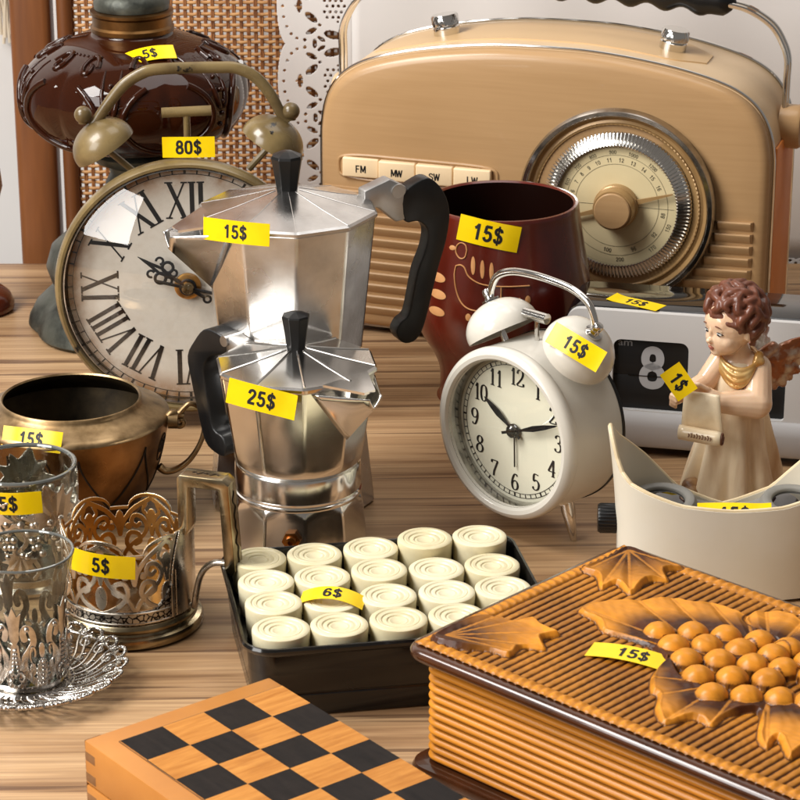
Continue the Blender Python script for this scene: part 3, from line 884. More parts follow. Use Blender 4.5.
    mb = MB(); mb.lathe([(.0668, -.006), (.0668, .0045), (.0655, .0068), (.0630, .0070), (.0618, .0055), (.0612, .002)], 128, M=M, cap0=False, cap1=False)
    dl = mb.build('dial_bezel', MATS['chrome_worn'], r)
    mb = MB(); mb.lathe([(.0615, .0035), (.0600, .0015), (.0588, .0005), (.0570, .0012), (.0556, -.0002), (.0535, -.0012), (.0515, -.001)], 128, M=M, cap0=False, cap1=False)
    mb.build('dial_recess', MATS['recess_gold'], dl)
    mb = MB(); mb.tube([M @ Vector((.0560*cos(a), .0560*sin(a), .0012+.0005*((i % 2)))) for i, a in enumerate(np.linspace(0, 2*PI, 241)[:-1])], .0007, 6, closed=True); mb.build('beaded_ring', MATS['recess_gold'], dl)
    # knurled ring of little bars on a cone
    mb = MB(); N = 120
    rings = []
    prof = [(.0512, -.001), (.0510, .0010), (.0504, .0018), (.0420, .0056), (.0412, .0052), (.0409, .0006)]
    for i in range(N*4):
        a = 2*PI*i/(N*4); hi = 1 if (i % 4) in (0, 1) else 0
        rings.append([tuple(M @ Vector((rr*cos(a), rr*sin(a), zz - (0 if hi else .0020)))) for rr, zz in prof])
    mb.loft(rings, close_u=False, cap0=False, cap1=False, close_v=True); mb.build('knurled_ring', MATS['ring_chrome'], dl, sharp=20)
    mb = MB(); mb.lathe([(.0, .0008), (.0415, .0008), (.0415, -.001), (.0, -.001)], 96, M=M); fc = mb.build('dial_face', MATS['dial_cream'], r)
    mb = MB(); ny = yd-.00095
    def T(s, ang, rad, size, flip=False):
        a = RAD(ang); rot = a-PI/2 if not flip else a+PI/2
        flat_text(mb, s, size, dx+rad*cos(a), dz+rad*sin(a), ny, rot, off=.012)
    for s, a in (('6',166),('7',153),('8',141),('9',129),('10',116),('11',101),('12',86),('13',71),('14',56),('15',42),('16',27)): T(s, a, .0315, .0040)
    for s, a in (('600',158),('700',138),('800',118),('900',96),('1000',74),('1200',50)): T(s, a, .0368, .0036)
    for s, a in (('88',-8),('92',-35),('96',-67),('100',-100),('104',-142),('108',-172)): T(s, a, .0318, .0040, True)
    for s, a in (('150',-20),('170',-48),('200',-85),('250',-132),('300',-160)): T(s, a, .0376, .0040, True)
    for rr in (.0285, .0347):
        for i in range(100):
            a, b = 2*PI*i/100, 2*PI*(i+1)/100; q = rr+.00022
            mb.add([(dx+rr*cos(a), ny, dz+rr*sin(a)), (dx+rr*cos(b), ny, dz+rr*sin(b)), (dx+q*cos(b), ny, dz+q*sin(b)), (dx+q*cos(a), ny, dz+q*sin(a))], [(0,1,2,3)])
    mb.box((dx, ny+.00006, dz), (.078, .0001, .00022))
    mb.build('lettering', MATS['ink_black'], fc, sharp=0)
    # pointer with two arms, and the tuning knob
    mb = MB(); ar = RAD(17)
    for s, L in ((1, .0400), (-1, .0400)):
        d = Vector((cos(ar)*s, 0, sin(ar)*s)); q = Vector((-sin(ar), 0, cos(ar))); c0 = Vector((dx, yd-.0045, dz))
        pl = [c0+d*.010+q*.0019, c0+d*.010-q*.0019, c0+d*L-q*.0005, c0+d*L+q*.0005]
        mb.add([tuple(p) for p in pl]+[tuple(p+Vector((0,.0012,0))) for p in pl], [(0,1,2,3),(7,6,5,4),(0,4,5,1),(1,5,6,2),(2,6,7,3),(3,7,4,0)])
    mb.build('pointer', MATS['recess_gold'], r)
    mb = MB(); mb.lathe([(.0, .0006), (.0150, .0008), (.0150, .006), (.0142, .0065), (.0138, .0135), (.0132, .0145), (.0, .0150)], 64, M=M); k = mb.build('tuning_knob', MATS['recess_gold'], r)
    mb = MB(); mb.lathe([(.0, .0149), (.0118, .0150), (.0124, .0158), (.0116, .0166), (.0, .0172)], 64, M=M); mb.build('knob_cap', MATS['radio_tan'], k)
    # top control plate with two chrome knobs, following the arched top
    top = lambda x: np.interp(abs(x), [p[0] for p in R_[:60]], [p[1] for p in R_[:60]])
    xs = np.linspace(-.128, .105, 30)
    rg = []
    for i, x in enumerate(xs):
        c_ = min(1, min(i, 29-i)/2.5); ya = .042 - .028*(.45+.55*c_); yb = .042 + .026*(.45+.55*c_)
        z = top(x)+.0008
        rg.append([(x, ya, z-.002), (x, ya+.0005, z+.0008), (x, yb-.0005, z+.0008), (x, yb, z-.002)])
    mb = MB(); mb.loft(rg); mb.build('control_plate', MATS['radio_plate'], r)
    for x in (-.079, .079):
        sl = (top(x+.005)-top(x-.005))/.01
        Mk = Matrix.Translation((x, .042, top(x)+.0015)) @ Matrix.Rotation(-math.atan(sl), 4, 'Y')
        mb = MB(); N = 56
        pr2 = [(.0, 0), (.0092, 0), (.0092, .0050), (.0086, .0056), (.0094, .0064), (.0094, .0126), (.0086, .0138), (.0, .0140)]
        mb.lathe(pr2, N*2, M=Mk, rmod=lambda a, z: 1-(.02*(int(round(a*N*2/(2*PI))) % 2) if .006 < z < .013 else 0)); mb.build('control_knob', MATS['chrome'], r, sharp=35)
    # side panels, pivots, rods and grip
    for s in (-1, 1):
        mb = MB(); mb.box((s*.1578, .0435, .083), (.0018, .070, .138), .0008, 2); mb.build('side_panel', MATS['radio_side'], r)
    hy = .047; zp = .158
    for s in (-1, 1):
        Mp = Matrix.Translation((s*.157, hy, zp)) @ Matrix.Rotation(s*PI/2, 4, 'Y')
        mb = MB(); mb.lathe([(.0, -.004), (.0148, -.003), (.0150, .009 if s > 0 else .0035), (.0138, .0112 if s > 0 else .0050), (.0, .0116 if s > 0 else .0052)], 48, M=Mp); mb.build('handle_pivot', MATS['radio_shell'] if s < 0 else MATS['radio_tan'], r)
        mb = MB()
        for dy in (-.0042, .0042):
            x1 = .1565
            pts = spline([(s*x1, hy+dy, zp), (s*x1, hy+dy, zp+.03), (s*x1, hy+dy, .203), (s*(x1-.0035), hy+dy, .2140), (s*(x1-.0115), hy+dy, .2260), (s*(x1-.026), hy+dy, .2350), (s*(x1-.040), hy+dy, .2385), (s*(x1-.06), hy+dy, .2400)], 7)
            mb.tube(pts, .0019, 10)
        mb.build('handle_rod', MATS['chrome'], r)
    mb = MB(); rg = []
    for i, x in enumerate(np.linspace(-.120, .120, 90)):
        t = abs(x)/.120
        e = min(1, (1-t)*14+.02)**.5
        low = .0150*e if t < 1 else 0
        wav = .0022*cos(x*2*PI/.024)*(1 if t < .85 else 0)
        cz_ = .2398 + .0060*(1-t*t)
        rg.append([(x, hy + .0088*e*cos(a), cz_ + (.0088*e*sin(a) if sin(a) > 0 else (.0105*e+wav*e)*sin(a))) for a in np.linspace(0, 2*PI, 25)[:-1]])
    mb.loft(rg); mb.build('handle_grip', MATS['black_plastic'], r, sharp=50)
    for x in (-.11, .11):
        for y in (.014, .074):
            mb = MB(); mb.lathe([(.0, 0), (.007, 0), (.0075, .002), (.0075, .006), (.0, .006)], 24, M=Matrix.Translation((x, y, 0))); mb.build('foot', MATS['black_plastic'], r)
radio()
# ================================================================= mug
def mug():
    r = thing('carved_mug', 'large dark red wooden mug with a carved bird, in front of the radio', 'mug', (.0662, .0113, 0))
    pts = [(.0, 0), (.0385, 0), (.0398, .002), (.0396, .012), (.0405, .022), (.0450, .033), (.0515, .0435), (.0562, .055), (.0582, .0665), (.0578, .078), (.0560, .090), (.0538, .102), (.0515, .115), (.0498, .126), (.0492, .1315)]
    prof = [(p.x, p.z) for p in spline([(a, 0, b) for a, b in pts], 5)]
    prof += [(.0485, .1330), (.0468, .1332), (.0455, .1322)]
    mb = MB(); mb.lathe(prof, 96, cap1=False); mb.build('body', M_MUG, r)
    mb = MB(); mb.lathe([(.0455, .1322), (.0452, .12), (.048, .09), (.0505, .066), (.046, .045), (.036, .033), (.0, .031)], 96, cap0=False); mb.build('inner_wall', MATS['mug_inside'], r)
    zs = [p[1] for p in prof[:-3]]; rs = [p[0] for p in prof[:-3]]
    def S(px, py, e=.00025):       # photograph-like layout coordinates on the wall: x in mm from the axis, z in mm
        z = py/1000.; R_ = np.interp(z, zs, rs)+e
        a = -PI/2 + math.asin(max(-1, min(1, px/1000./R_)))
        return (R_*cos(a), R_*sin(a), z)
    k = .662   # mm per photo pixel here
    X = lambda x: (x-500)*k*.93
    def Z(x, y):
        R_ = .055; xx = X(x)/1000; d = math.sqrt(max(1e-6, R_*R_-xx*xx))    # front surface is nearer: lower on the picture
        return ((394-y)*k + d*1000*.20)/.9367
    def stroke(pts, w, flat=.4):
        P = [S(X(x), Z(x, y)) for x, y in pts]
        return P
    cv = MB()
    z6 = lambda a, b: (400+a/3.2, 170+b/3.2)
    def line(pts, w): 
        P = [z6(*p) for p in pts]
        P = [(p.x, p.y) for p in spline([(a, b, 0) for a, b in P], 5)]
        cv.tube(stroke(P, w), w, 6)
    line([(195,250),(190,235),(175,230),(162,240),(160,258),(172,273),(188,270),(195,250)], .0005)
    line([(160,295),(155,320),(160,360),(175,395),(200,415),(240,422),(300,425),(360,424),(405,422)], .0005)
    line([(160,295),(175,292),(188,300),(200,322),(230,340),(270,348),(330,350),(400,348)], .0005)
    line([(307,350),(306,424)], .0004); line([(308,386),(370,384)], .0004)
    def leaf(cx, cy, a, b, rot=0):
        m = MB(); V = []
        for t in np.linspace(0, 2*PI, 25)[:-1]:
            dx, dy = a*cos(t), b*sin(t); x = cx+dx*cos(rot)-dy*sin(rot); y = cy+dx*sin(rot)+dy*cos(rot)
            q = z6(x, y); V.append(S(X(q[0]), Z(*q), .0003))
        q = z6(cx, cy); V.append(S(X(q[0]), Z(*q), .0008))
        cv.add(V, [(i, (i+1) % 24, 24) for i in range(24)])
    for cx, cy in ((215,292),(245,302),(275,308)): leaf(cx, cy, 7, 26)
    leaf(148, 245, 10, 7); leaf(200,440,9,11); leaf(237,446,9,11); leaf(395,388,9,12); leaf(395,428,9,10)
    for cx, cy in ((100,330),(102,378),(98,428)): leaf(cx, cy, 26, 13, .28)
    for a in (66, 72): line([(a,335),(a-4,385),(a-12,440)], .0004)
    cv.build('bird_carving', MATS['mug_bare'], r, sharp=60)
    a = RAD(-103); R_ = .0503
    sticker(r, '15$', .0405, .0165, (R_*cos(a)+.0002, (R_+.0004)*sin(a), .1255), (cos(a), sin(a), .17), (0, 0, 1), bend=.0515, roll=RAD(-9))
mug()

# ================================================================= stovetop coffee pots
def deca(R_, z, N, ph, blend=0., cx=0., cy=0.):
    """ring of a faceted pot; blend 0 = polygon with corner radius R_, 1 = circle"""
    ring = []
    for s in range(N):
        for t in (.02, .06, .25, .5, .75, .94, .98):
            a = ph + (s+t)*2*PI/N
            loc = (t-.5)*2*PI/N
            k = cos(PI/N)/cos(loc)
            k = k*(1-blend)+blend*1.0
            ring.append((cx+R_*k*cos(a), cy+R_*k*sin(a), z))
    return ring

def moka(kind, label, loc, P, metal):
    r = thing('coffee_pot', label, 'coffee pot', loc, 0, 'stovetop coffee pots')
    N = 10; ph = RAD(P['ph']); sp = RAD(P['spout']); R_ = P['R']; zr = P['zr']
    mb = MB(); mb.loft([deca(R2, z, N, ph, b) for R2, z, b in P['base']]); bo = mb.build('boiler', metal, r, sharp=26)
    mb = MB(); mb.lathe(P['ring'], 96); mb.build('collar', metal, r)
    mb = MB(); mb.loft([deca(R2, z, N, ph, b) for R2, z, b in P['jug']]); mb.build('jug', metal, r, sharp=26)
    # spout: two cheeks meeting in a keel
    ax = Vector((cos(sp), sin(sp), 0)); sd = Vector((-sin(sp), cos(sp), 0))
    rl = [Vector((R_*cos(sp+q*2*PI/N), R_*sin(sp+q*2*PI/N), zr)) for q in (-.86, .86)]
    tipR = P['tip']; tw = P['tw']
    tl = [ax*tipR + sd*(q*tw) + Vector((0, 0, zr-P['td'])) for q in (-1, 1)]
    tb = ax*(tipR*.985) + Vector((0, 0, zr-P['td']-P['th']))
    ap = ax*(P['apR']) + Vector((0, 0, P['apz']))
    mb = MB()
    for q in (0, 1):
        a, b = rl[q], tl[q]
        V = []; n = 8
        for i in range(n+1):
            t = i/n
            top = a.lerp(b, t); low = ap.lerp(tb, t)
            for j in range(n+1):
                u = j/n; p = top.lerp(low, u)
                p = p + sd*((-1 if q == 0 else 1)*.10*R_*sin(PI*u)*sin(PI*min(1, t*.9))*.35)
                V.append(tuple(p))
        F = [(i*(n+1)+j, i*(n+1)+j+1, (i+1)*(n+1)+j+1, (i+1)*(n+1)+j) for i in range(n) for j in range(n)]
        mb.add(V, F)
    so = mb.build('spout', metal, r, sharp=40)
    md = so.modifiers.new('s', 'SOLIDIFY'); md.thickness = .0010; md.offset = 0
    # lid: faceted low cone, with a beak over the spout
    za = P['za']; kn = P['kn']
    mb = MB()
    mb.loft([deca(R_*1.0, zr+.0002, N, ph), deca(R_*1.018, zr+.0010, N, ph), deca(R_*1.018, zr+.0026, N, ph), deca(R_*.99, zr+.0038, N, ph), deca(R_*.6, zr+.0036+(za-zr-.0036)*.42, N, ph), deca(kn[0][0]*1.1, za, N, ph), deca(.001, za+.0002, N, ph)], cap0=True)
    be = [Vector((R_*.96*cos(sp+q*2*PI/N), R_*.96*sin(sp+q*2*PI/N), zr+.0044)) for q in (-.62, .62)]
    bt = [ax*(tipR*.93)+sd*(q*tw*.95)+Vector((0, 0, zr-P['td']+.0028)) for q in (-1, 1)]
    V = [be[0], be[1], bt[1], bt[0]]; V += [p-Vector((0, 0, .0014)) for p in V]
    mb.add([tuple(p) for p in V], [(0,1,2,3),(7,6,5,4),(0,4,5,1),(1,5,6,2),(2,6,7,3),(3,7,4,0)])
    # pressed ribs along the corners of the lid
    for s in range(N):
        a = ph + s*2*PI/N
        mb.tube([(kn[0][0]*1.15*cos(a), kn[0][0]*1.15*sin(a), za), (R_*.6*cos(a), R_*.6*sin(a), zr+.0036+(za-zr-.0036)*.42), (R_*.985*cos(a), R_*.985*sin(a), zr+.0038)], P['rib'], 6)
    ld = mb.build('lid', metal, r, sharp=18)
    mb = MB(); mb.loft([deca(a, za+b, 8, .3) for a, b in kn]); mb.build('knob', MATS['bakelite'], r, sharp=25)
    # hinge and handle opposite the spout
    Mh = Matrix.Rotation(sp+PI, 4, 'Z') @ Matrix.Rotation(PI/2, 4, 'X')     # poly x -> radial, poly y -> up, extrude -> sideways
    mb = MB(); w = P['hw']
    mb.prism(P['hinge'], -w*.8, w*.8, .0012, 2, M=Mh)
    q0, q1, zz = P['pin']
    mb.tube([Mh @ Vector((q0, zz, -w)), Mh @ Vector((q0, zz, w))], q1, 14); mb.build('hinge', MATS['alu_satin'], r)
    hp = [(p.x, p.y) for p in spline([(a, b, 0) for a, b in P['handle']], 3, closed=True)]
    mb = MB(); mb.prism(hp, -w*.85, w*.85, w*.42, 3, M=Mh); mb.build('handle', MATS['bakelite'], r, sharp=50)
    return r, bo

SM = dict(ph=-82, spout=-46, R=.0450, zr=.1095, za=.1210, tip=.0640, tw=.0042, td=.0010, th=.0060, apR=.0405, apz=.078, hw=.0072, rib=.0007,
    base=[(.0385,0,.0),(.0405,.001,.0),(.0400,.004,0),(.0375,.0305,.0),(.0372,.0325,.15),(.0362,.0352,.7),(.0355,.0365,1.)],
    ring=[(.0345,.0355),(.0358,.0365),(.0361,.0375),(.0358,.0385),(.0350,.0390),(.0352,.0405),(.0356,.0410),(.0356,.0535),(.0350,.0548),(.034,.055)],
    jug=[(.0335,.0545,1.),(.0345,.0555,1.),(.0362,.0580,.75),(.0372,.0615,.25),(.0380,.066,.0),(.0414,.088,0),(.0438,.105,0),(.0446,.1095,0)],
    kn=[(.0052,0),(.0054,.001),(.0066,.010),(.0080,.0185),(.0076,.0195),(.003,.0210),(.0002,.0212)],
    hinge=[(.0425,.1085),(.0425,.1135),(.058,.1165),(.0605,.110),(.057,.104),(.046,.104)], pin=(.054,.0032,.113),
    handle=[(.053,.1055),(.055,.1140),(.064,.1165),(.0735,.1150),(.082,.1060),(.0885,.0955),(.0860,.082),(.0800,.0610),(.0745,.0460),(.066,.0415),(.0575,.0415),(.0555,.0480),(.0590,.0535),(.0665,.0560),(.0700,.070),(.0740,.0900),(.0690,.0990),(.0600,.1030)])
BG = dict(ph=-82, spout=-156, R=.0517, zr=.1760, za=.1905, tip=.0735, tw=.0052, td=.0035, th=.0085, apR=.0455, apz=.136, hw=.0066, rib=.00022,
    base=[(.048,0,.0),(.0500,.0015,.0),(.0497,.006,0),(.0455,.046,.0),(.0450,.050,.2),(.0435,.0545,.8),(.0425,.0565,1.)],
    ring=[(.041,.056),(.0430,.0570),(.0434,.0585),(.0428,.060),(.0424,.061),(.0428,.063),(.0430,.064),(.0430,.083),(.0424,.0845),(.041,.085)],
    jug=[(.0405,.0845,1.),(.0412,.0855,1.),(.0422,.0885,.6),(.0428,.0925,.15),(.0432,.098,.0),(.0470,.135,0),(.0505,.168,0),(.0513,.176,0)],
    kn=[(.0062,0),(.0064,.001),(.0076,.009),(.0093,.0185),(.0088,.0200),(.004,.0222),(.0002,.0226)],
    hinge=[(.046,.1750),(.046,.1850),(.062,.1905),(.073,.1845),(.0735,.1650),(.066,.1640),(.055,.1740)], pin=(.067,.0042,.1830),
    handle=[(.0705,.1800),(.0800,.1870),(.0880,.1880),(.0965,.1790),(.1005,.1660),(.0985,.1500),(.0940,.1350),(.0900,.1200),(.0865,.1060),(.0825,.0940),(.0770,.0885),(.0700,.0890),(.0660,.0955),(.0690,.1020),(.0740,.1060),(.0772,.1200),(.0800,.1330),(.0852,.1460),(.0862,.1570),(.0800,.1630),(.0715,.1640)])
rB, bB = moka('big', 'large aluminium stovetop coffee pot with its spout to the left and handle to the right', (-.0646, -.1641, 0), BG, MATS['alu_worn'])
rS, bS = moka('small', 'small shiny stovetop coffee pot with its handle to the left, before the larger pot', (-.0576, -.2412, 0), SM, MATS['alu_bright'])
def moka_extras():
    a = RAD(-94)
    M = Matrix.Translation((.0382*cos(a), .0382*sin(a), .0215)) @ Vector((0,0,1)).rotation_difference(Vector((cos(a), sin(a), .05))).to_matrix().to_4x4()
    mb = MB(); mb.loft([deca(.0052, z, 6, 0) for z in (-.004, .002)] + [deca(.0034, .0022, 6, 0, 1), deca(.0030, .0048, 6, 0, 1), deca(.0015, .0050, 6, 0, 1), deca(.0014, .0028, 6, 0, 1)])
    mb.xf(M); mb.build('safety_valve', MATS['valve_brass'], bS, sharp=30)
    a = RAD(-122)
    sticker(rB, '15$', .0415, .0128, (.0535*cos(a)+.001, .0535*sin(a)-.0018, .1790), (cos(a)*.9+.1, sin(a), .12), (0, 0, 1), bend=.11, roll=RAD(1))
    a = RAD(-111)
    sticker(rS, '25$', .0405, .0142, (.0468*cos(a)-.0005, .0468*sin(a)-.0012, .1075), (cos(a)*.8, sin(a), .14), (0, 0, 1), bend=.16, roll=RAD(-8))
moka_extras()

# ================================================================= brass sugar bowl
def sugar_bowl():
    r = thing('brass_bowl', 'tarnished brass sugar bowl with wide mouth and a curled side handle', 'bowl', (-.1921, -.1795, 0))
    pr0 = [(.0, 0), (.036, 0), (.0375, .002), (.0372, .004), (.0405, .0085), (.0455, .018), (.0505, .0315), (.0545, .0455), (.0566, .0545), (.0572, .0580)]
    body = [(p.x, p.z) for p in spline([(a, 0, b) for a, b in pr0], 4)]
    lob = lambda a, z: 1 + .008*abs(cos(4*a+.5))*max(0, min(1, (z-.004)/.02))*max(0, min(1, (.056-z)/.012))
    mb = MB(); mb.lathe(body, 112, rmod=lob, cap1=False)
    mb.build('body', MATS['brass_old'], r, sharp=50)
    mb = MB(); mb.lathe([(.0572, .0580), (.0568, .0594), (.0530, .0612), (.0470, .0638), (.0428, .0662), (.0416, .0676), (.0412, .0690), (.0402, .0695), (.0394, .0686)], 112, cap0=False, cap1=False)
    mb.build('shoulder', MATS['brass_rim'], r, sharp=50)
    mb = MB(); mb.lathe([(.0394, .0686), (.0400, .066), (.050, .060), (.0545, .055), (.050, .035), (.040, .012), (.0, .006)], 112, cap0=False); mb.build('inner_wall', MATS['brass_dark'], r, sharp=50)
    zs = [p[1] for p in body]; rs = [p[0] for p in body]
    S = lambda a, z, e=.0001: ((np.interp(z, zs, rs)*lob(a, z)+e)*cos(a), (np.interp(z, zs, rs)*lob(a, z)+e)*sin(a), z)
    gr = MB()
    for k in range(8):
        a0 = k*PI/4 + .18
        for s in (-1, 1):
            gr.tube([S(a0+s*(PI/8)*(t**1.6), .050-.036*t, .0002) for t in np.linspace(0, 1, 16)], .0006, 6)
        if k % 2:
            gr.tube([S(a0+PI/8+.09*cos(t), .0425+.0085*sin(t), .0001) for t in np.linspace(0, 2*PI, 28)], .00045, 5)
            for j in range(8): gr.tube([S(a0+PI/8+.075*cos(t)*(.2+.1*j), .0425+.0065*sin(t+j)*(.2+.1*j), .0001) for t in np.linspace(0, 3, 8)], .00035, 5)
    gr.build('engraving', MATS['groove_dark'], r, sharp=60)
    hd = MB()
    hx = [(.0540,.0545),(.0585,.0600),(.0625,.0595),(.0655,.0625),(.0695,.0655),(.0745,.0630),(.0772,.0560),(.0768,.0465),(.0730,.0370),(.0670,.0290),(.0600,.0245),(.0540,.0240),(.0505,.0270)]
    P = spline([(a, -.004*(1-(a-.05)/.03), b) for a, b in hx], 6); k = len(P)
    hd.tube(P, [.0030-.0013*sin(PI*min(1, i/k)) for i in range(k)], 12, flat=.85)
    hd.lathe([(.0, 0), (.0046, .0002), (.0046, .006), (.0, .0062)], 20, M=Matrix.Translation((.0565, -.0035, .0555)) @ Matrix.Rotation(PI/2, 4, 'Y'))
    a = [(.0635+.0045*(1-t/9)*cos(t+1), -.0025, .0545+.0045*(1-t/9)*sin(t+1)) for t in np.linspace(0, 7, 26)]
    hd.tube(a, .0018, 8)
    hd.build('handle', MATS['brass_rim'], r, sharp=50)
    a = RAD(-111)
    n = Vector((cos(a)*.55, sin(a)*.55, .83)); up = Vector((-cos(a)*.83, -sin(a)*.83, .55))
    sticker(r, '15$', .0375, .0122, (.0545*cos(a)+.0025, .0545*sin(a), .0625), Vector((cos(a)*.9, sin(a)*.9, .45)), (0, 0, 1), bend=.075, roll=RAD(1.5))
sugar_bowl()
# ================================================================= glass in a vine holder
def arr_cyl(name, nt, nz, z0, z1, rfun, keepfun, m, parent, thick, relief=None, wrap=True):
    th = np.linspace(0, 2*PI, nt+1); zz = np.linspace(z0, z1, nz+1)
    T, Zv = np.meshgrid(th, zz)
    R_ = rfun(T, Zv)
    if relief is not None: R_ = R_ + relief(T, Zv)
    P = np.stack([R_*np.cos(T), R_*np.sin(T), Zv], -1)
    Tc = (th[:-1]+th[1:])/2; Zc = (zz[:-1]+zz[1:])/2
    tc, zc = np.meshgrid(Tc, Zc)
    return mask_mesh(name, P, keepfun(tc, zc), m, parent, thick, wrap=wrap)

VINE_LEAF0 = [(0,-.9),(.10,-.45),(.55,-.80),(.50,-.42),(.95,-.38),(.70,-.05),(1.0,.30),(.58,.30),(.62,.72),(.30,.58),(0,1.05),(-.30,.58),(-.62,.72),(-.58,.30),(-1.0,.30),(-.70,-.05),(-.95,-.38),(-.50,-.42),(-.55,-.80),(-.10,-.45)]
VINE_LEAF = [(p.x, p.y) for p in spline([(a, b, 0) for a, b in VINE_LEAF0], 4, closed=True)]
def vine_glass():
    r = thing('vine_glass_holder', 'small glass in a silver holder with grape vines and leaves, behind the tea glass', 'glass holder', (-.2074, -.2825, 0))
    rg = lambda z: .0255 + .0040*np.clip((z-.012)/.055, 0, 1)
    mb = MB()
    outp = [(.0, .0045), (.0250, .0045), (.0258, .008)] + [(float(rg(z)), z) for z in np.linspace(.014, .0665, 12)] + [(.0298, .0680), (.0292, .0684)]
    inn = [(float(rg(z))-.0016, z) for z in np.linspace(.0675, .014, 12)] + [(.022, .009), (.0, .0085)]
    mb.lathe(outp+inn, 72); mb.build('tumbler', MATS['tumbler_glass'], r)
    leaves = [(RAD(-48), .0490, .0175, .3), (RAD(22), .0490, .0170, -.2), (RAD(95), .0490, .0165, .2), (RAD(165), .0490, .0170, -.3), (RAD(-125), .0490, .0170, .25), (RAD(-15), .024, .010, 2.6), (RAD(-88), .022, .010, 2.9), (RAD(60), .024, .010, 2.8), (RAD(132), .024, .010, 3.2), (RAD(205), .024, .010, 3.0)]
    rad = .0292
    def lf(T, Zv, fn):
        out = None
        for a, z, s, rot in leaves:
            d = (T-a+PI) % (2*PI)-PI
            x = d*rad; y = Zv-z
            lx = (x*cos(rot)+y*sin(rot))/s; ly = (-x*sin(rot)+y*cos(rot))/s
            v = fn(lx, ly); out = v if out is None else (out | v if v.dtype == bool else np.maximum(out, v))
        return out
    def vines(T, Zv):
        K = np.zeros(T.shape, bool)
        for k in range(5):
            a0 = k*2*PI/5 - .4
            X = ((T-a0+PI) % (2*PI)-PI)*rad*1000; Y = Zv*1000
            p = spline([(-14,6,0),(-6,12,0),(2,26,0),(8,34,0),(3,44,0),(-4,40,0)], 5); K |= dist_poly(X, Y, p) < 1.3
            p = spline([(-14,6,0),(-10,18,0),(-13,30,0),(-8,40,0),(-12,50,0)], 5); K |= dist_poly(X, Y, p) < 1.1
            p = spline([(2,26,0),(10,24,0),(15,16,0),(12,11,0)], 5); K |= dist_poly(X, Y, p) < 1.2
        return K
    keep = lambda T, Zv: lf(T, Zv, lambda x, y: inside_poly(x, y, VINE_LEAF)) | vines(T, Zv) | (Zv < .0095)
    def rel(T, Zv):
        L = lf(T, Zv, lambda x, y: np.where(inside_poly(x, y, VINE_LEAF), .35+.65*np.clip(np.minimum(np.abs(x), np.minimum(np.abs(x-.6*y-.2), np.abs(x+.6*y+.2)))*4, 0, 1), 0.))
        return .0010*L
    arr_cyl('vine_relief', 640, 210, .004, .0665, lambda T, Zv: rg(Zv)+.0009, keep, MATS['silver_old'], r, .0009, rel)
    mb = MB(); mb.tube([(.0295*cos(a), .0295*sin(a), .0680) for a in np.linspace(0, 2*PI, 97)[:-1]], .0013, 8, closed=True); mb.build('rim', MATS['rim_glass'], r)
    gp = MB(); rnd = random.Random(4)
    for k in range(6):
        a0 = k*2*PI/6 + .35
        for j in range(24):
            row = j // 5; w = (4.2-row*.55); c = (j % 5)-2
            a = a0 + (c*w*.19+rnd.uniform(-.02,.02)+ (.03 if row % 2 else 0))
            z = .044 - row*.0046 + rnd.uniform(-.0006, .0006)
            R_ = float(rg(z))+.0012
            gp.sphere((R_*cos(a), R_*sin(a), z), rnd.uniform(.0019, .0025), 12, 8)
    gp.build('grape_clusters', MATS['silver_old'], r, sharp=0)
    mb = MB(); mb.lathe([(.0, 0), (.028, 0), (.0295, .0012), (.0295, .003), (.0275, .0045), (.0265, .006), (.025, .0062), (.0, .0044)], 72); mb.build('base_ring', MATS['silver_old'], r)
    a = RAD(-97)
    sticker(r, '5$', .0375, .0128, (.0302*cos(a)+.0005, -.0307, .0575), (cos(a), sin(a), 0), (0, 0, 1), bend=.034, roll=RAD(1.5), m=MATS['sticker_yellow'])
vine_glass()

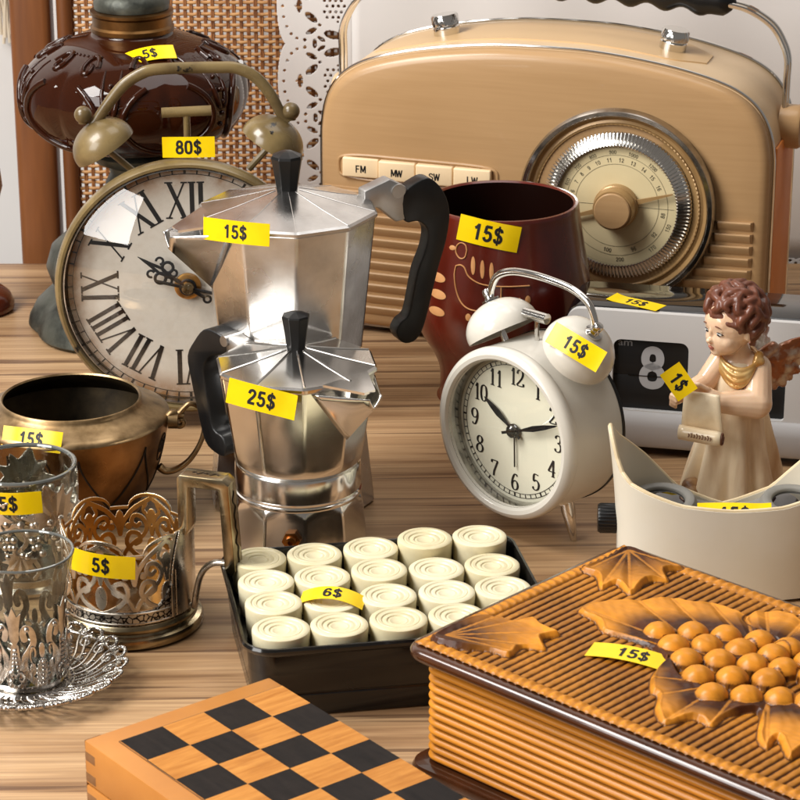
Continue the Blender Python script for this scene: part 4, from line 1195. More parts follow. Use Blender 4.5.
# ================================================================= openwork tea glass holder
def tea_holder():
    r = thing('tea_glass_holder', 'openwork silver tea glass holder with gilt inside and an angular handle', 'glass holder', (-.1450, -.3370, 0))
    R0 = .0343
    mb = MB(); mb.lathe([(.0, 0), (.0375, 0), (.0394, .0012), (.0398, .0035), (.0388, .0058), (.0366, .0068), (.0360, .0080), (.0370, .0092), (.0371, .0105), (.0360, .0122), (.0347, .0130), (.033, .0131), (.0, .0105)], 112)
    mb.build('foot', MATS['silver_gilt'], r)
    hA = RAD(-18)           # handle / cartouche direction
    ang = lambda T, a: (T-a+PI) % (2*PI)-PI
    def bandtop(T):
        d = np.abs(ang(T, hA)); return .0205 + .0245*np.clip(1-(d-.30)/.52, 0, 1)**1.8
    def toped(T, Zv):
        d = np.abs(ang(T, hA+PI)); q = (ang(T, hA)*6/ (2*PI)) % 1.
        return .0525 + .0078*np.sqrt(np.clip(1-((q-.5)/.36)**2, 0, 1))
    def pattern(T, Zv, inner=False):
        q = (ang(T, hA)*6/(2*PI)) % 1.
        X = (q-.5)*36.; Y = Zv*1000
        XA = np.abs(X)
        te = toped(T, Zv)*1000; bt = bandtop(T)*1000
        K = np.abs(Y-te+.9) < .95
        K |= (Y < bt)
        sp = lambda pts: spline([(a, b, 0) for a, b in pts], 6)
        K |= dist_poly(XA, Y, sp([(0,19),(5,21),(11,25),(14.5,31),(12.5,36.5),(8,36),(7,32),(9.5,30)])) < 1.25
        K |= dist_poly(XA, Y, sp([(18,20),(15,26),(11,30.5),(5,35.5),(3,41),(6,46),(10,46.5),(11.5,43),(9,40.5),(7,42)])) < 1.15
        K |= dist_poly(XA, Y, sp([(18,36),(16.5,42),(13.5,47),(10,51),(4,55),(0,57.5)])) < 1.2
        K |= dist_poly(XA, Y, sp([(0,36),(2.2,46),(4.8,50),(3.2,54)])) < .9
        K |= (X/3.2)**2 + ((Y-28)/6.5)**2 < 1
        K |= ((XA-18)/2.3)**2 + ((Y-44)/6.0)**2 < 1
        K |= (XA/2.6)**2 + ((Y-47)/4.2)**2 < 1
        K |= ((XA-13.2)/1.9)**2 + ((Y-40.5)/1.9)**2 < 1
        K &= Y < te
        K |= (np.abs(ang(T, hA)) < .50) & (Y < 60 - 38*np.clip((np.abs(ang(T, hA))-.30)/.2, 0, 1)**2*.5) & (Y < te+8*(np.abs(ang(T, hA)) < .33))
        return K
    leafrel = None
    arr_cyl('openwork_wall', 760, 200, .0125, .0615, lambda T, Zv: R0+0*T, lambda T, Zv: pattern(T, Zv) & (Zv > .020), MATS['silver_old'], r, .0008, leafrel)
    arr_cyl('gilt_lining', 760, 200, .0125, .0612, lambda T, Zv: R0-.0007+0*T, lambda T, Zv: pattern(T, Zv), MATS['gilt_amber'], r, .0004)
    arr_cyl('niello_band', 320, 30, .0125, .046, lambda T, Zv: R0+.0007+0*T, lambda T, Zv: (Zv < bandtop(T)-.0005) & ~((np.abs(ang(T, hA)) < .42) & (Zv > .0225)), M_NIELLO, r, .0005)
    cart = lambda T, Zv: (np.abs(ang(T, hA)) < .46-.20*np.clip((Zv-.03)/.03, 0, 1)**2) & (Zv > .0135)
    arr_cyl('cartouche', 500, 90, .0135, .0605, lambda T, Zv: R0+.0013+0*T, lambda T, Zv: cart(T, Zv) & ~((np.abs(np.abs(ang(T, hA))-.40) < .02) & (Zv < .04)), MATS['silver_old'], r, .0008)
    for z in (.0138, .0196):
        mb = MB(); mb.tube([((R0+.0008)*cos(a), (R0+.0008)*sin(a), z) for a in np.linspace(0, 2*PI, 121)[:-1]], .0007, 6, closed=True); mb.build('bead_line', MATS['silver_old'], r)
    d = Vector((cos(hA), sin(hA), 0)); s_ = Vector((-sin(hA), cos(hA), 0))
    Mh = Matrix(((d.x, s_.x, 0, 0), (d.y, s_.y, 0, 0), (0, 0, 1, 0), (0, 0, 0, 1)))
    mb = MB()
    poly = [(.0322,.0600),(.0322,.0885),(.0340,.0905),(.0575,.0905),(.0610,.0875),(.0640,.0395),(.0622,.0366),(.0578,.0388),(.0553,.0840),(.0384,.0840),(.0380,.0600),(.0366,.0565),(.034,.0565)]
    mb.prism(poly, -.0056, .0056, .0006, 2, M=Mh @ Matrix.Rotation(PI/2, 4, 'X')); hd = mb.build('handle', MATS['silver_gilt'], r, sharp=30)
    mb = MB()   # niello scroll on the outer faces of the handle
    f = lambda t: Mh @ Vector((.0608+.0029*t+.00055, .0016*sin(t*30)*sin(t*7), .0850-.0440*t))
    mb.tube([f(t) for t in np.linspace(.05, .97, 90)], .00028, 5)
    mb.tube([Mh @ Vector((.039+.015*t, .0014*sin(t*20)*sin(t*6), .0906)) for t in np.linspace(0, 1, 40)], .00028, 5)
    mb.build('engraving', MATS['groove_dark'], hd, sharp=0)
    pts = spline([(.0605,0,.0405),(.0560,0,.0412),(.0500,0,.0405),(.0450,0,.0370),(.0415,0,.0310),(.0395,0,.0230),(.0380,0,.0150),(.0368,0,.0138)], 6)
    mb = MB(); mb.tube([Mh @ p for p in pts], .0022, 10, flat=.8); mb.build('lower_arm', MATS['silver_old'], r)
    a = RAD(-106)
    sticker(r, '5$', .0375, .0125, ((R0+.0018)*cos(a), (R0+.0018)*sin(a), .0475), (cos(a), sin(a), .08), (0, 0, 1), bend=.0365, roll=RAD(-2))
tea_holder()

# ================================================================= tea glass and filigree saucer
TEA = (-.1895, -.4120)
def saucer():
    r = thing('filigree_saucer', 'silver filigree saucer with scalloped rim under the tea glass', 'saucer', (*TEA, 0))
    zf = lambda q: .0030 + .0085*max(0, (q-.022)/.028)**1.6
    mb = MB(); mb.lathe([(.0, .0012), (.020, .0008), (.0222, .0016), (.0226, .003), (.0218, .0042), (.0, .0036)], 72); mb.build('centre_plate', MATS['silver_bright'], r)
    mb = MB(); N = 22
    def bead(path, r0, amp=.28, fr=1.):
        k = len(path); mb.tube(path, [r0*(1+amp*(1 if i % 2 else -1)) for i in range(k)], 6)
    for k in range(N):
        a0 = k*2*PI/N
        P = lambda q, a: (q*cos(a), q*sin(a), zf(q))
        bead([P(.0215+.0265*t, a0+.42*sin(t*2.2)*t) for t in np.linspace(0, 1, 46)], .00085)
        bead([P(.0215+.0270*t, a0+.15+.40*sin(t*2.3)*t) for t in np.linspace(0, 1, 46)], .00065)
        # curl at the end, and loops along the rim
        bead([P(.0415+.0045*(1-t/8)*cos(t), a0+.30+.115*(1-t/8)*sin(t)) for t in np.linspace(0, 6.3, 34)], .0007)
        bead([P(.0475+.0032*cos(t), a0+.02+.105*sin(t)) for t in np.linspace(-2.3, 2.3, 30)], .0010)
        bead([P(.0320+.0036*(1-t/8)*cos(t), a0+.10+.085*(1-t/8)*sin(t)) for t in np.linspace(0, 6, 26)], .0006)
        mb.sphere(P(.0462, a0+.145), .0014, 10, 6); mb.sphere(P(.0275, a0+.05), .0011, 8, 6)
    for q, w in ((.0455, .0007), (.0300, .0006), (.0238, .0008)):
        mb.tube([(q*cos(a), q*sin(a), zf(q)-.0004) for a in np.linspace(0, 2*PI, 181)[:-1]], [w*(1.3 if i % 2 else .75) for i in range(180)], 6, closed=True)
    mb.build('filigree', MATS['silver_bright'], r, sharp=60)
    for k in range(3):
        a = k*2*PI/3+.3; mb = MB(); mb.sphere((.021*cos(a), .021*sin(a), .0011), .0011, 10, 6); mb.build('foot', MATS['silver_bright'], r)
saucer()
def tea_glass():
    r = thing('tea_glass', 'clear flared tea glass in a swirling silver scroll holder on the filigree saucer', 'tea glass', (*TEA, .0040))
    gz = [0, .004, .014, .026, .036, .046, .056, .0655, .0690]; gr = [.0180, .0196, .0206, .0203, .0208, .0220, .0238, .0258, .0264]
    rg = lambda z: np.interp(z, gz, gr)
    pts = [(p.x, p.z) for p in spline([(a, 0, b) for a, b in zip(gr, gz)], 5)]
    outp = [(.0, .0015)] + [(a, b+.0015 if i == 0 else b) for i, (a, b) in enumerate(pts)]
    inn = [(a-.0012, b) for a, b in reversed(pts) if b > .008]
    mb = MB(); mb.lathe(outp + [(.0262, .0697), (.0257, .0697)] + inn + [(.012, .007), (.0, .0066)], 96)
    mb.build('glass', MATS['tumbler_glass'], r)
    mb = MB(); mb.tube([(.0260*cos(a), .0260*sin(a), .0694) for a in np.linspace(0, 2*PI, 97)[:-1]], .0008, 8, closed=True); mb.build('rim', MATS['rim_glass'], r)
    N = 5
    def pattern(T, Zv):
        q = ((T+PI/2+.10)*N/(2*PI)) % 1.; X = (q-.5)*27.; XA = np.abs(X); Y = Zv*1000
        sp = lambda pts: spline([(a, b, 0) for a, b in pts], 6)
        K = (Y < 4.0)
        K |= dist_poly(XA, Y, sp([(0,3),(4,7),(8.2,13),(8.8,20),(6,25),(4.2,29),(5,35),(7.5,37.5),(9.2,34.5),(8.5,31)])) < 1.6
        K |= dist_poly(XA, Y, sp([(13.5,3),(10,6),(10.2,12),(12.2,19),(13.0,27)])) < 1.5
        tul = [(13.6,26),(11.2,31),(10.8,38),(9.6,46),(11.6,44),(13.5,49.5)]
        K |= inside_poly(XA, Y, tul+[(13.9,26)])
        K |= (X/2.9)**2 + ((Y-12)/7.2)**2 < 1
        K |= (XA/1.5)**2 + ((Y-24)/4.2)**2 < 1
        K |= ((XA-4.9)/1.5)**2+((Y-14)/3.6)**2 < 1
        return K
    rel = None
    arr_cyl('scroll_holder', 720, 260, .0005, .051, lambda T, Zv: rg(Zv)+.0009, pattern, MATS['silver_bright'], r, .0011, rel)
    mb = MB()
    def S(x, y, e=.0018, k=0):
        z = y/1000.; R_ = float(rg(z))+e; a = -PI/2-.10 + (k+.5)*2*PI/N + x/27.*2*PI/N
        return (R_*cos(a), R_*sin(a), z)
    for k in range(N):
        for t in np.linspace(0, 2*PI, 19)[:-1]: mb.sphere(S(3.0*cos(t), 12+7.2*sin(t), .0016, k), .00075, 8, 5)
        for j in range(6): mb.sphere(S(0, 6+2.4*j, .0022, k), .0008+.0003*(j % 2), 8, 5)
        for s in (-1, 1):
            mb.tube([S(s*(4.9+1.2*cos(t)), 22+3.6*sin(t)+t*.5, .0016, k) for t in np.linspace(-1.5, 4, 18)], .0008, 6)
            mb.tube([S(s*(11.0+2.4*(1-t/9)*cos(t)), 10+3.6*(1-t/9)*sin(t), .0018, k) for t in np.linspace(0, 7, 24)], .0008, 6)
            mb.sphere(S(s*7.3, 36.6, .0016, k), .0015, 10, 6)
            for j in range(6): mb.sphere(S(s*(12.2+.2*j), 14+2.2*j, .0018, k), .0009, 8, 5)
    mb.build('beadwork', MATS['silver_bright'], r, sharp=60)
tea_glass()

# ================================================================= draughts
TR = (-.0081, -.3836); TA = RAD(10)
def rrect(w, d, c, n=6):
    out = []
    for sx, sy, a0 in ((1,1,0),(-1,1,PI/2),(-1,-1,PI),(1,-1,3*PI/2)):
        for k in range(n+1):
            a = a0+PI/2*k/n; out.append((sx*(w/2-c)+c*cos(a), sy*(d/2-c)+c*sin(a)))
    return out
def tray():
    r = thing('draughts_tray', 'black plastic tray filled with cream draughts pieces', 'tray', (*TR, 0), TA)
    ring = lambda w, d, c, z: [(x, y, z) for x, y in rrect(w, d, c)]
    mb = MB(); mb.loft([ring(.146,.112,.012,0), ring(.1485,.1145,.013,.0012), ring(.1500,.1160,.013,.0120), ring(.1492,.1152,.013,.0126), ring(.1492,.1152,.013,.0134), ring(.1506,.1166,.013,.0140), ring(.1545,.1205,.014,.0352), ring(.1585,.1245,.015,.0372), ring(.1592,.1252,.015,.0389), ring(.1580,.1240,.015,.0402), ring(.1556,.1216,.014,.0402), ring(.1540,.120,.0135,.0387), ring(.1528,.1188,.013,.0250)], cap1=True)
    mb.build('tray_body', MATS['tray_black'], r, sharp=35)
tray()
def pieces():
    places = ['back row, first from the left', 'back row, second from the left', 'back row, middle of the five', 'back row, standing proud beside the right end', 'back row at the right end of the tray']
    rows = ['back row', 'second row from back', 'third row from back', 'front row']
    cols = ['at the left end', 'second from left', 'in the middle', 'second from right', 'at the right end']
    M = Matrix.Translation((*TR, 0)) @ Matrix.Rotation(TA, 4, 'Z')
    me = None
    rnd = random.Random(8)
    lift = {(0,2): .0014, (0,3): .0048, (0,4): .0040, (1,2): .0016, (2,0): .0005}
    for i in range(4):
        for j in range(5):
            p = M @ Vector(((j-2)*.0296 + rnd.uniform(-.0005,.0005), (1.5-i)*.0289 + rnd.uniform(-.0005,.0005), .0251))
            h = .0180 + lift.get((i, j), 0) + rnd.uniform(-.0003, .0003)
            mb = MB()
            mb.lathe([(.0, 0), (.0132, 0), (.0138, .001), (.0144, h-.0045), (.01465, h-.0022), (.0144, h-.0007), (.0135, h), (.0116, h), (.0112, h-.0005), (.0108, h-.0006), (.0104, h-.0003), (.0088, h-.0005), (.0083, h-.0011), (.0079, h-.0011), (.0074, h-.0008), (.0060, h-.0010), (.0055, h-.0016), (.0050, h-.0016), (.0044, h-.0014), (.0028, h-.0021), (.0, h-.0022)], 56)
            lab = 'cream draughts piece in the black tray, %s, %s' % (rows[i], cols[j])
            if (i, j) == (2, 1): lab = 'cream draughts piece with the yellow price label on it in the black tray'
            o = thing('draughts_piece', lab, 'game piece', p, rnd.uniform(0, 6), 'draughts pieces in the tray')
            mb.build('disc', M_PIECE, o, sharp=40)
            if (i, j) == (2, 1):
                q = p + Vector((.0008, -.0012, h+.0040))
                sticker(o, '6$', .0345, .0125, q, (0.02, -.10, 1), (0, 1, 0), bend=.030, roll=RAD(-9), world=True)
pieces()

def chess():
    r = thing('chess_box', 'folded wooden chess box with black and orange squares in the near foreground', 'chess box', (-.1425, -.5569, 0), RAD(38))
    W, L, H = .1022, .203, .0450; sq = .0226; b = W-4*sq
    mb = MB(); mb.box((W/2, -L/2, H*.25), (W, L, H*.5-.0008), .0009); mb.build('lower_half', MATS['chess_frame'], r)
    mb = MB(); mb.box((W/2, -L/2, H*.75), (W, L, H*.5-.0008), .0009); up = mb.build('upper_half', MATS['chess_frame'], r)
    me = m_chess(sq, b+sq, -b)
    mb = MB(); mb.box((b+2*sq-.0006, -b-4*sq, H-.0002), (4*sq-.0008, 8*sq, .0007), 0); mb.build('chequer_board', me, up)
    mb = MB()
    for x0, y0, x1, y1 in ((b-.0003, -b, b-.0003, -L+b), (b, -b+.0003, W-.001, -b+.0003)):
        mb.box(((x0+x1)/2, (y0+y1)/2, H-.0003), (abs(x1-x0)+.0007, abs(y1-y0)+.0007, .00055))
    mb.build('border_line', MATS['joint_brown'], up)
    mb = MB()
    for k in range(4):
        z = .0025+k*.0105
        mb.box((.00028, -.0035-.001, z+.0030), (.0007, .0085, .0048), .0003); mb.box((.00445, -.00018, z+.0082), (.0085, .0005, .0046), .0002)
    mb.build('finger_joints', MATS['joint_brown'], r)
chess()

# ================================================================= carved wooden box
LEAVES = {
'cornerA': [(0.006,0.012),(0.0045,0.0361),(0.0095,0.0484),(0.0217,0.0524),(0.026,0.0619),(0.0356,0.0581),(0.0475,0.0567),(0.0443,0.0477),(0.0528,0.0396),(0.0438,0.034),(0.0448,0.0229),(0.0341,0.0209),(0.0207,0.0126)],
'cornerB': [(0.0062,0.1211),(0.0070,0.14),(0.0064,0.1573),(0.0228,0.158),(0.0424,0.1571),(0.0387,0.1478),(0.0469,0.1393),(0.0398,0.1325),(0.0427,0.1151),(0.0301,0.1192),(0.0285,0.1096),(0.0173,0.1194)],
'main': [(0.0359,0.0835),(0.0413,0.0996),(0.0525,0.1125),(0.0612,0.1248),(0.0717,0.1269),(0.0787,0.1335),(0.0908,0.1333),(0.1027,0.1331),(0.1101,0.1288),(0.1278,0.0908),(0.1046,0.0688),(0.0883,0.0748),(0.0732,0.0751),(0.0596,0.0733),(0.0501,0.0794)],
'low': [(0.1014,0.0728),(0.1043,0.0544),(0.1143,0.0398),(0.1198,0.0382),(0.1279,0.026),(0.1384,0.0197),(0.1443,0.0317),(0.1548,0.0321),(0.1539,0.0442),(0.1591,0.0556),(0.1643,0.0541),(0.1759,0.0363),(0.1845,0.0318),(0.1822,0.0422),(0.1974,0.0318),(0.1837,0.0728),(0.1236,0.0589)],
'top': [(0.1008,0.1275),(0.0994,0.1376),(0.1057,0.1451),(0.1149,0.1484),(0.1248,0.1465),(0.1400,0.150),(0.156,0.139),(0.168,0.142),(0.172,0.125),(0.1353,0.1195),(0.1091,0.1241)]}
GRAPES = [(0.0815,0.088),(0.0931,0.0989),(0.1064,0.1067),(0.1212,0.113),(0.1355,0.1156),(0.0949,0.0818),(0.106,0.0924),(0.1202,0.0996),(0.1345,0.1054),(0.1081,0.0743),(0.1198,0.0839),(0.1336,0.0909),(0.1464,0.097),(0.1226,0.0641),(0.1344,0.0738),(0.1475,0.0833),(0.138,0.0539),(0.1505,0.0629),(0.1628,0.0716),(0.1505,0.1115),(0.1605,0.1005),(0.1725,0.0890),(0.1745,0.0775)]
VEINS = [[(.010,.018),(.040,.052)],[(.010,.018),(.026,.059)],[(.010,.018),(.050,.040)],[(.010,.018),(.013,.047)],[(.010,.018),(.042,.026)],
         [(.010,.154),(.046,.139)],[(.010,.154),(.041,.117)],[(.010,.154),(.040,.156)],[(.010,.154),(.028,.111)],[(.010,.154),(.010,.125)],
         [(.110,.085),(.037,.085)],[(.110,.085),(.052,.110)],[(.105,.100),(.062,.123)],[(.115,.110),(.079,.132)],[(.118,.112),(.100,.132)],[(.100,.080),(.060,.0745)],
         [(.135,.066),(.106,.050)],[(.135,.066),(.121,.040)],[(.135,.066),(.138,.021)],[(.145,.062),(.154,.033)],[(.160,.066),(.183,.034)],[(.160,.066),(.171,.044)],
         [(.125,.115),(.104,.142)],[(.130,.115),(.123,.146)],[(.140,.120),(.155,.139)]]
def carved_box():
    r = thing('carved_wooden_box', 'carved wooden box with a bunch of grapes on its ribbed orange lid', 'box', (.0020, -.5050, 0), RAD(46.5))
    W, L, H = .1655, .262, .0650
    u0 = -.003
    def rr(off, z, c=.012):
        return [(x+W/2, y-L/2-u0, z) for x, y in rrect(W-2*off, L-2*off, max(.001, c-off*.5), 8)]
    mb = MB(); mb.loft([rr(.003, 0), rr(.0012, .0008), rr(.0008, .0030), rr(.0018, .0052), rr(.006, .0062)]); mb.build('base_plate', MATS['box_edge'], r)
    m_or = m_attr('box_orange', (222,144,42), (52,25,7), 'burn_groove_tone', .4, .16)
    mb = MB(); rings = [rr(.0085, .0060)]
    nr = 12; z0, z1 = .0062, .0598; p = (z1-z0)/nr
    for k in range(nr):
        for t, o in ((0, .0096), (.15, .0084), (.35, .0074), (.5, .0072), (.65, .0074), (.85, .0084)): rings.append(rr(o, z0+(k+t)*p))
    rings.append(rr(.0096, z1))
    mb.loft(rings); rb = mb.build('ribbed_body', m_or, r, sharp=50)
    zz = np.array([v.co.z for v in rb.data.vertices]); fr = ((zz-z0)/p) % 1.
    at = rb.data.attributes.new('burn_groove_tone', 'FLOAT', 'POINT'); at.data.foreach_set('value', (.06+.6*np.clip((np.abs(fr-.5)-.30)/.2, 0, 1)).astype(np.float32))  # side walls: colour goes darker in the grooves between the ribs
    mb = MB(); mb.loft([rr(.006, .0596), rr(.0012, .0602), rr(.0, .0618), rr(.0, .0640), rr(.0010, .0656), rr(.0032, .0662), rr(.0060, .0663)]); lid = mb.build('lid', MATS['box_edge'], r, sharp=50)
    # carved relief as one height field
    nu, nv = 700, 430
    us = np.linspace(u0+.0050, u0+.257, nu+1); vs = np.linspace(.0050, W-.0050, nv+1)
    U, V = np.meshgrid(us, vs)
    Hh = np.zeros(U.shape); B = np.zeros(U.shape)
    # ribs across the panel
    ph = (U/.0046) % 1.
    Hh += .0009*np.sqrt(np.clip(1-((ph-.5)/.46)**2, 0, 1)) - .0002
    B = .42 + .62*np.clip((np.abs(ph-.5)-.22)/.22, 0, 1) + .10*np.sin(V*90+U*40)
    # beaded border
    dB = np.minimum(np.minimum(np.minimum(U-u0, u0+L-U), V), W-V)
    al = np.where(np.minimum(U-u0, u0+L-U) < np.minimum(V, W-V), V, U)
    bd = (dB > .0050) & (dB < .0125)
    prof = np.clip(1-((dB-.0088)/.0037)**2, 0, 1)
    Hh = np.where(bd, .0016*prof**.5 + .0004*np.cos(al*2*PI/.0050)*prof, Hh)
    B = np.where(bd, .10 + .45*np.clip(1-prof, 0, 1)**2 + .18*(np.cos(al*2*PI/.0050) < -.5), B)
    gx = np.array(GRAPES)
    dg = np.full(U.shape, 1.)
    for a, b in GRAPES: dg = np.minimum(dg, np.hypot(U-a, V-b))
    for name, P in LEAVES.items():
        P = [(q.x, q.y) for q in spline([(a, b, 0) for a, b in P], 5, closed=True)]
        # serrated, smoothed outline
        I = inside_poly(U, V, P); D = dist_poly(U, V, P, True)
        e = np.clip(D/.0022, 0, 1)
        vein = np.full(U.shape, 1.)
        for q in VEINS: vein = np.minimum(vein, dist_poly(U, V, q))
        h = .0011 + .0009*np.sin(e*PI/2) + .0005*np.clip(1-vein/.0009, 0, 1) + .0016*np.sin(np.clip(vein/.006, 0, 1)*PI/2)*e
        # raised lip just inside the outline
        h += .0004*np.exp(-((D-.0016)/.0008)**2)
        Hh = np.where(I, h, Hh)
        if name.startswith('corner'):
            c = (.010, .018) if name == 'cornerA' else (.010, .154)
            q = np.clip(1.25-np.hypot(U-c[0], V-c[1])/.034, 0, 1)
        else: q = np.clip(1.85-dg/.0138, 0, 1)
        br = np.clip(q*1.1 + .25*np.clip(1-vein/.002, 0, 1)*q, 0, 1)
        B = np.where(I, np.where(vein < .0007, br*.45, np.maximum(br**.95, .35*np.clip(1-D/.0006, 0, 1))), B)
        ring = (~I) & (D < .0008); B = np.where(ring, .9, B)
    for i, (a, b) in enumerate(GRAPES):
        d = np.hypot((U-a), (V-b)*1.02)/.0082
        dome = .0012 + .0068*np.clip(1-d**2, 0, 1)**.62
        Hh = np.where((d < 1) & (dome > Hh), dome, Hh)
        B = np.where(d < .93, .02+.5*np.clip((d-.80)/.2, 0, 1), np.where(d < 1.02, np.maximum(B, .8), B))
    Hh += .00012*np.sin(U*900+3*np.sin(V*210))*np.sin(V*700)
    Zt = .0663 + np.maximum(Hh, -.0002)+.0003
    verts = np.stack([V, -U, Zt], -1).reshape(-1, 3)
    nvv, nuu = U.shape
    idx = np.arange(nvv*nuu).reshape(nvv, nuu)
    F = np.stack([idx[:-1,:-1], idx[:-1,1:], idx[1:,1:], idx[1:,:-1]], -1).reshape(-1, 4)
    me = bpy.data.meshes.new('carved_relief'); me.from_pydata(verts.tolist(), [], F.tolist())
    at = me.attributes.new('burn_groove_tone', 'FLOAT', 'POINT'); at.data.foreach_set('value', np.clip(B, 0, 1).reshape(-1).astype(np.float32))
    me.shade_smooth(); me.materials.append(m_or); me.update()
    bm = bmesh.new(); bm.from_mesh(me); bmesh.ops.recalc_face_normals(bm, faces=bm.faces)
    if sum(f.normal.z for f in list(bm.faces)[:200]) < 0: bmesh.ops.reverse_faces(bm, faces=bm.faces)
    bm.to_mesh(me); bm.free()
    link('carved_relief', me, lid)
    a = RAD(46.5)
    c = Vector((.0615, -.0870, .0694))
    sticker(r, '15$', .0430, .0135, c, (-.05, -.05, 1), (sin(a), cos(a), 0), bend=.10, roll=RAD(-24))
carved_box()
# ================================================================= flip clock
def plate(outer, holes, t):
    cu = bpy.data.curves.new('t', 'CURVE'); cu.dimensions = '2D'; cu.fill_mode = 'BOTH'; cu.extrude = t/2
    for P in [outer]+holes:
        s = cu.splines.new('POLY'); s.points.add(len(P)-1); s.use_cyclic_u = True
        for q, (x, y) in zip(s.points, P): q.co = (x, y, 0, 1)
    ob = bpy.data.objects.new('t', cu); COL.objects.link(ob)
    dg = bpy.context.evaluated_depsgraph_get(); dg.update()
    me = bpy.data.meshes.new_from_object(ob.evaluated_get(dg))
    mb = MB(); mb.add([tuple(v.co) for v in me.vertices], [tuple(p.vertices) for p in me.polygons])
    bpy.data.objects.remove(ob); bpy.data.curves.remove(cu); bpy.data.meshes.remove(me)
    return mb
def flip_clock():
    r = thing('flip_clock', 'white fronted flip clock showing eight in a black case, behind the angel', 'flip clock', (.1836, -.1016, 0), RAD(-12.5))
    W = .168; z0, z1 = .004, .0940
    zc = (z0+z1)/2; RX = Matrix.Translation((0, 0, zc)) @ Matrix.Rotation(PI/2, 4, 'X')
    ring = lambda o, y: [(x, y, z+zc) for x, z in rrect(W-2*o, z1-z0-2*o, max(.002, .010-o), 6)]
    mb = MB(); mb.loft([ring(.0008, .0030), ring(0, .0045), ring(0, .050), ring(.0015, .0525), ring(.005, .0535)]); mb.build('case', MATS['black_gloss'], r, sharp=35)
    wins = [(-.0532, -.0068), (.0065, .0529)]
    hz0, hz1 = .0290-zc, .0748-zc
    def hole(a, b):
        P = []
        for cx, cz_, a0, c in ((b-.005, hz1-.005, 0, .005), (a+.005, hz1-.005, PI/2, .005), (a+.002, hz0+.002, PI, .002), (b-.002, hz0+.002, 1.5*PI, .002)):
            for k in range(6):
                t = a0+PI/2*k/5; P.append((cx+c*cos(t), cz_+c*sin(t)))
        return P
    mb = plate(rrect(W-.0024, z1-z0-.0024, .009, 8), [hole(*w) for w in wins], .0050)
    mb.xf(RX @ Matrix.Translation((0, 0, -.0004))); fp = mb.build('front_plate', MATS['flip_white'], r, sharp=30)
    # lower lip swelling forward under the windows
    mb = MB(); sec = [(.0005, .0292), (-.0024, .0284), (-.0050, .0262), (-.0066, .0232), (-.0070, .0200), (-.0062, .0085), (-.0050, .0062), (.0005, .0058)]
    mb.loft([[(x, y, z) for y, z in sec] for x in (-.0770, .0770)]); mb.build('lower_lip', MATS['flip_grey'], r, sharp=40)
    for i, (a, b) in enumerate(wins):
        mb = MB(); mb.box(((a+b)/2, .0022, .0643), (b-a+.004, .0012, .0272), .0003); mb.box(((a+b)/2, .0022, .0383), (b-a+.004, .0012, .0246), .0003)
        fl = mb.build('flap', MATS['flip_black'], r)
        if i == 0:
            mb = MB(); flat_text(mb, '8', .0372, -.0290, .0563, .00135, w=.095)
            # the split between the two leaves stays visible as a gap
            mb.build('digit', MATS['flip_digit'], fl, sharp=0)
            mb = MB(); mb.box((-.0290, .00125, .0507), (.030, .0003, .0005)); mb.build('flap_gap', MATS['black_gloss'], fl)
            mb = MB(); flat_text(mb, 'am', .0068, -.0463, .0712, .00135, off=.008, sx=1.15); mb.build('lettering', MATS['flip_am'], fl, sharp=0)
    for x in (-.07, .07):
        for y in (.008, .046):
            mb = MB(); mb.lathe([(.0, 0), (.005, 0), (.0052, .0042), (.0, .0042)], 20, M=Matrix.Translation((x, y, 0))); mb.build('foot', MATS['black_plastic'], r)
    mb = MB(); 
    sticker(r, '15$', .0355, .0130, (.1455, -.0805, .0942), (0, 0, 1), (sin(RAD(12.5)), 1, 0), roll=RAD(-24), world=True, bend=.6)
flip_clock()

# ================================================================= white twin bell clock
DIG = {'1': [[(.16,.80),(.26,.86),(.33,1.),(.33,0.)],[(.16,0.),(.50,0.)]],
 '2': [[(.06,.74),(.12,.92),(.30,1.),(.47,.93),(.53,.76),(.45,.54),(.24,.28),(.05,.04),(.54,.04),(.57,.20)]],
 '3': [[(.07,.80),(.15,.95),(.30,1.),(.46,.93),(.50,.77),(.42,.60),(.24,.54)],[(.24,.54),(.44,.48),(.54,.28),(.46,.08),(.28,0.),(.11,.05),(.05,.18)]],
 '4': [[(.42,0.),(.42,1.),(.02,.30),(.60,.30)],[(.28,0.),(.55,0.)]],
 '5': [[(.50,.96),(.15,.96),(.11,.55),(.30,.62),(.48,.52),(.55,.31),(.46,.09),(.27,0.),(.10,.05),(.04,.18)]],
 '6': [[(.50,.88),(.38,.98),(.22,.92),(.08,.62),(.05,.32),(.13,.08),(.30,0.),(.47,.08),(.54,.29),(.46,.50),(.31,.57),(.14,.50),(.06,.36)]],
 '7': [[(.05,.80),(.07,.96),(.57,.96),(.40,.58),(.27,.28),(.23,0.)]],
 '8': [[(.30,.54),(.14,.64),(.09,.79),(.16,.94),(.30,1.),(.44,.94),(.51,.79),(.45,.64),(.30,.54),(.11,.42),(.04,.24),(.12,.06),(.30,0.),(.48,.06),(.56,.24),(.49,.42),(.30,.54)]],
 '0': [[(.30,1.),(.13,.88),(.06,.5),(.13,.12),(.30,0.),(.47,.12),(.54,.5),(.47,.88),(.30,1.)]]}
DIG['9'] = [[(.6-x, 1-z) for x, z in DIG['6'][0]]]
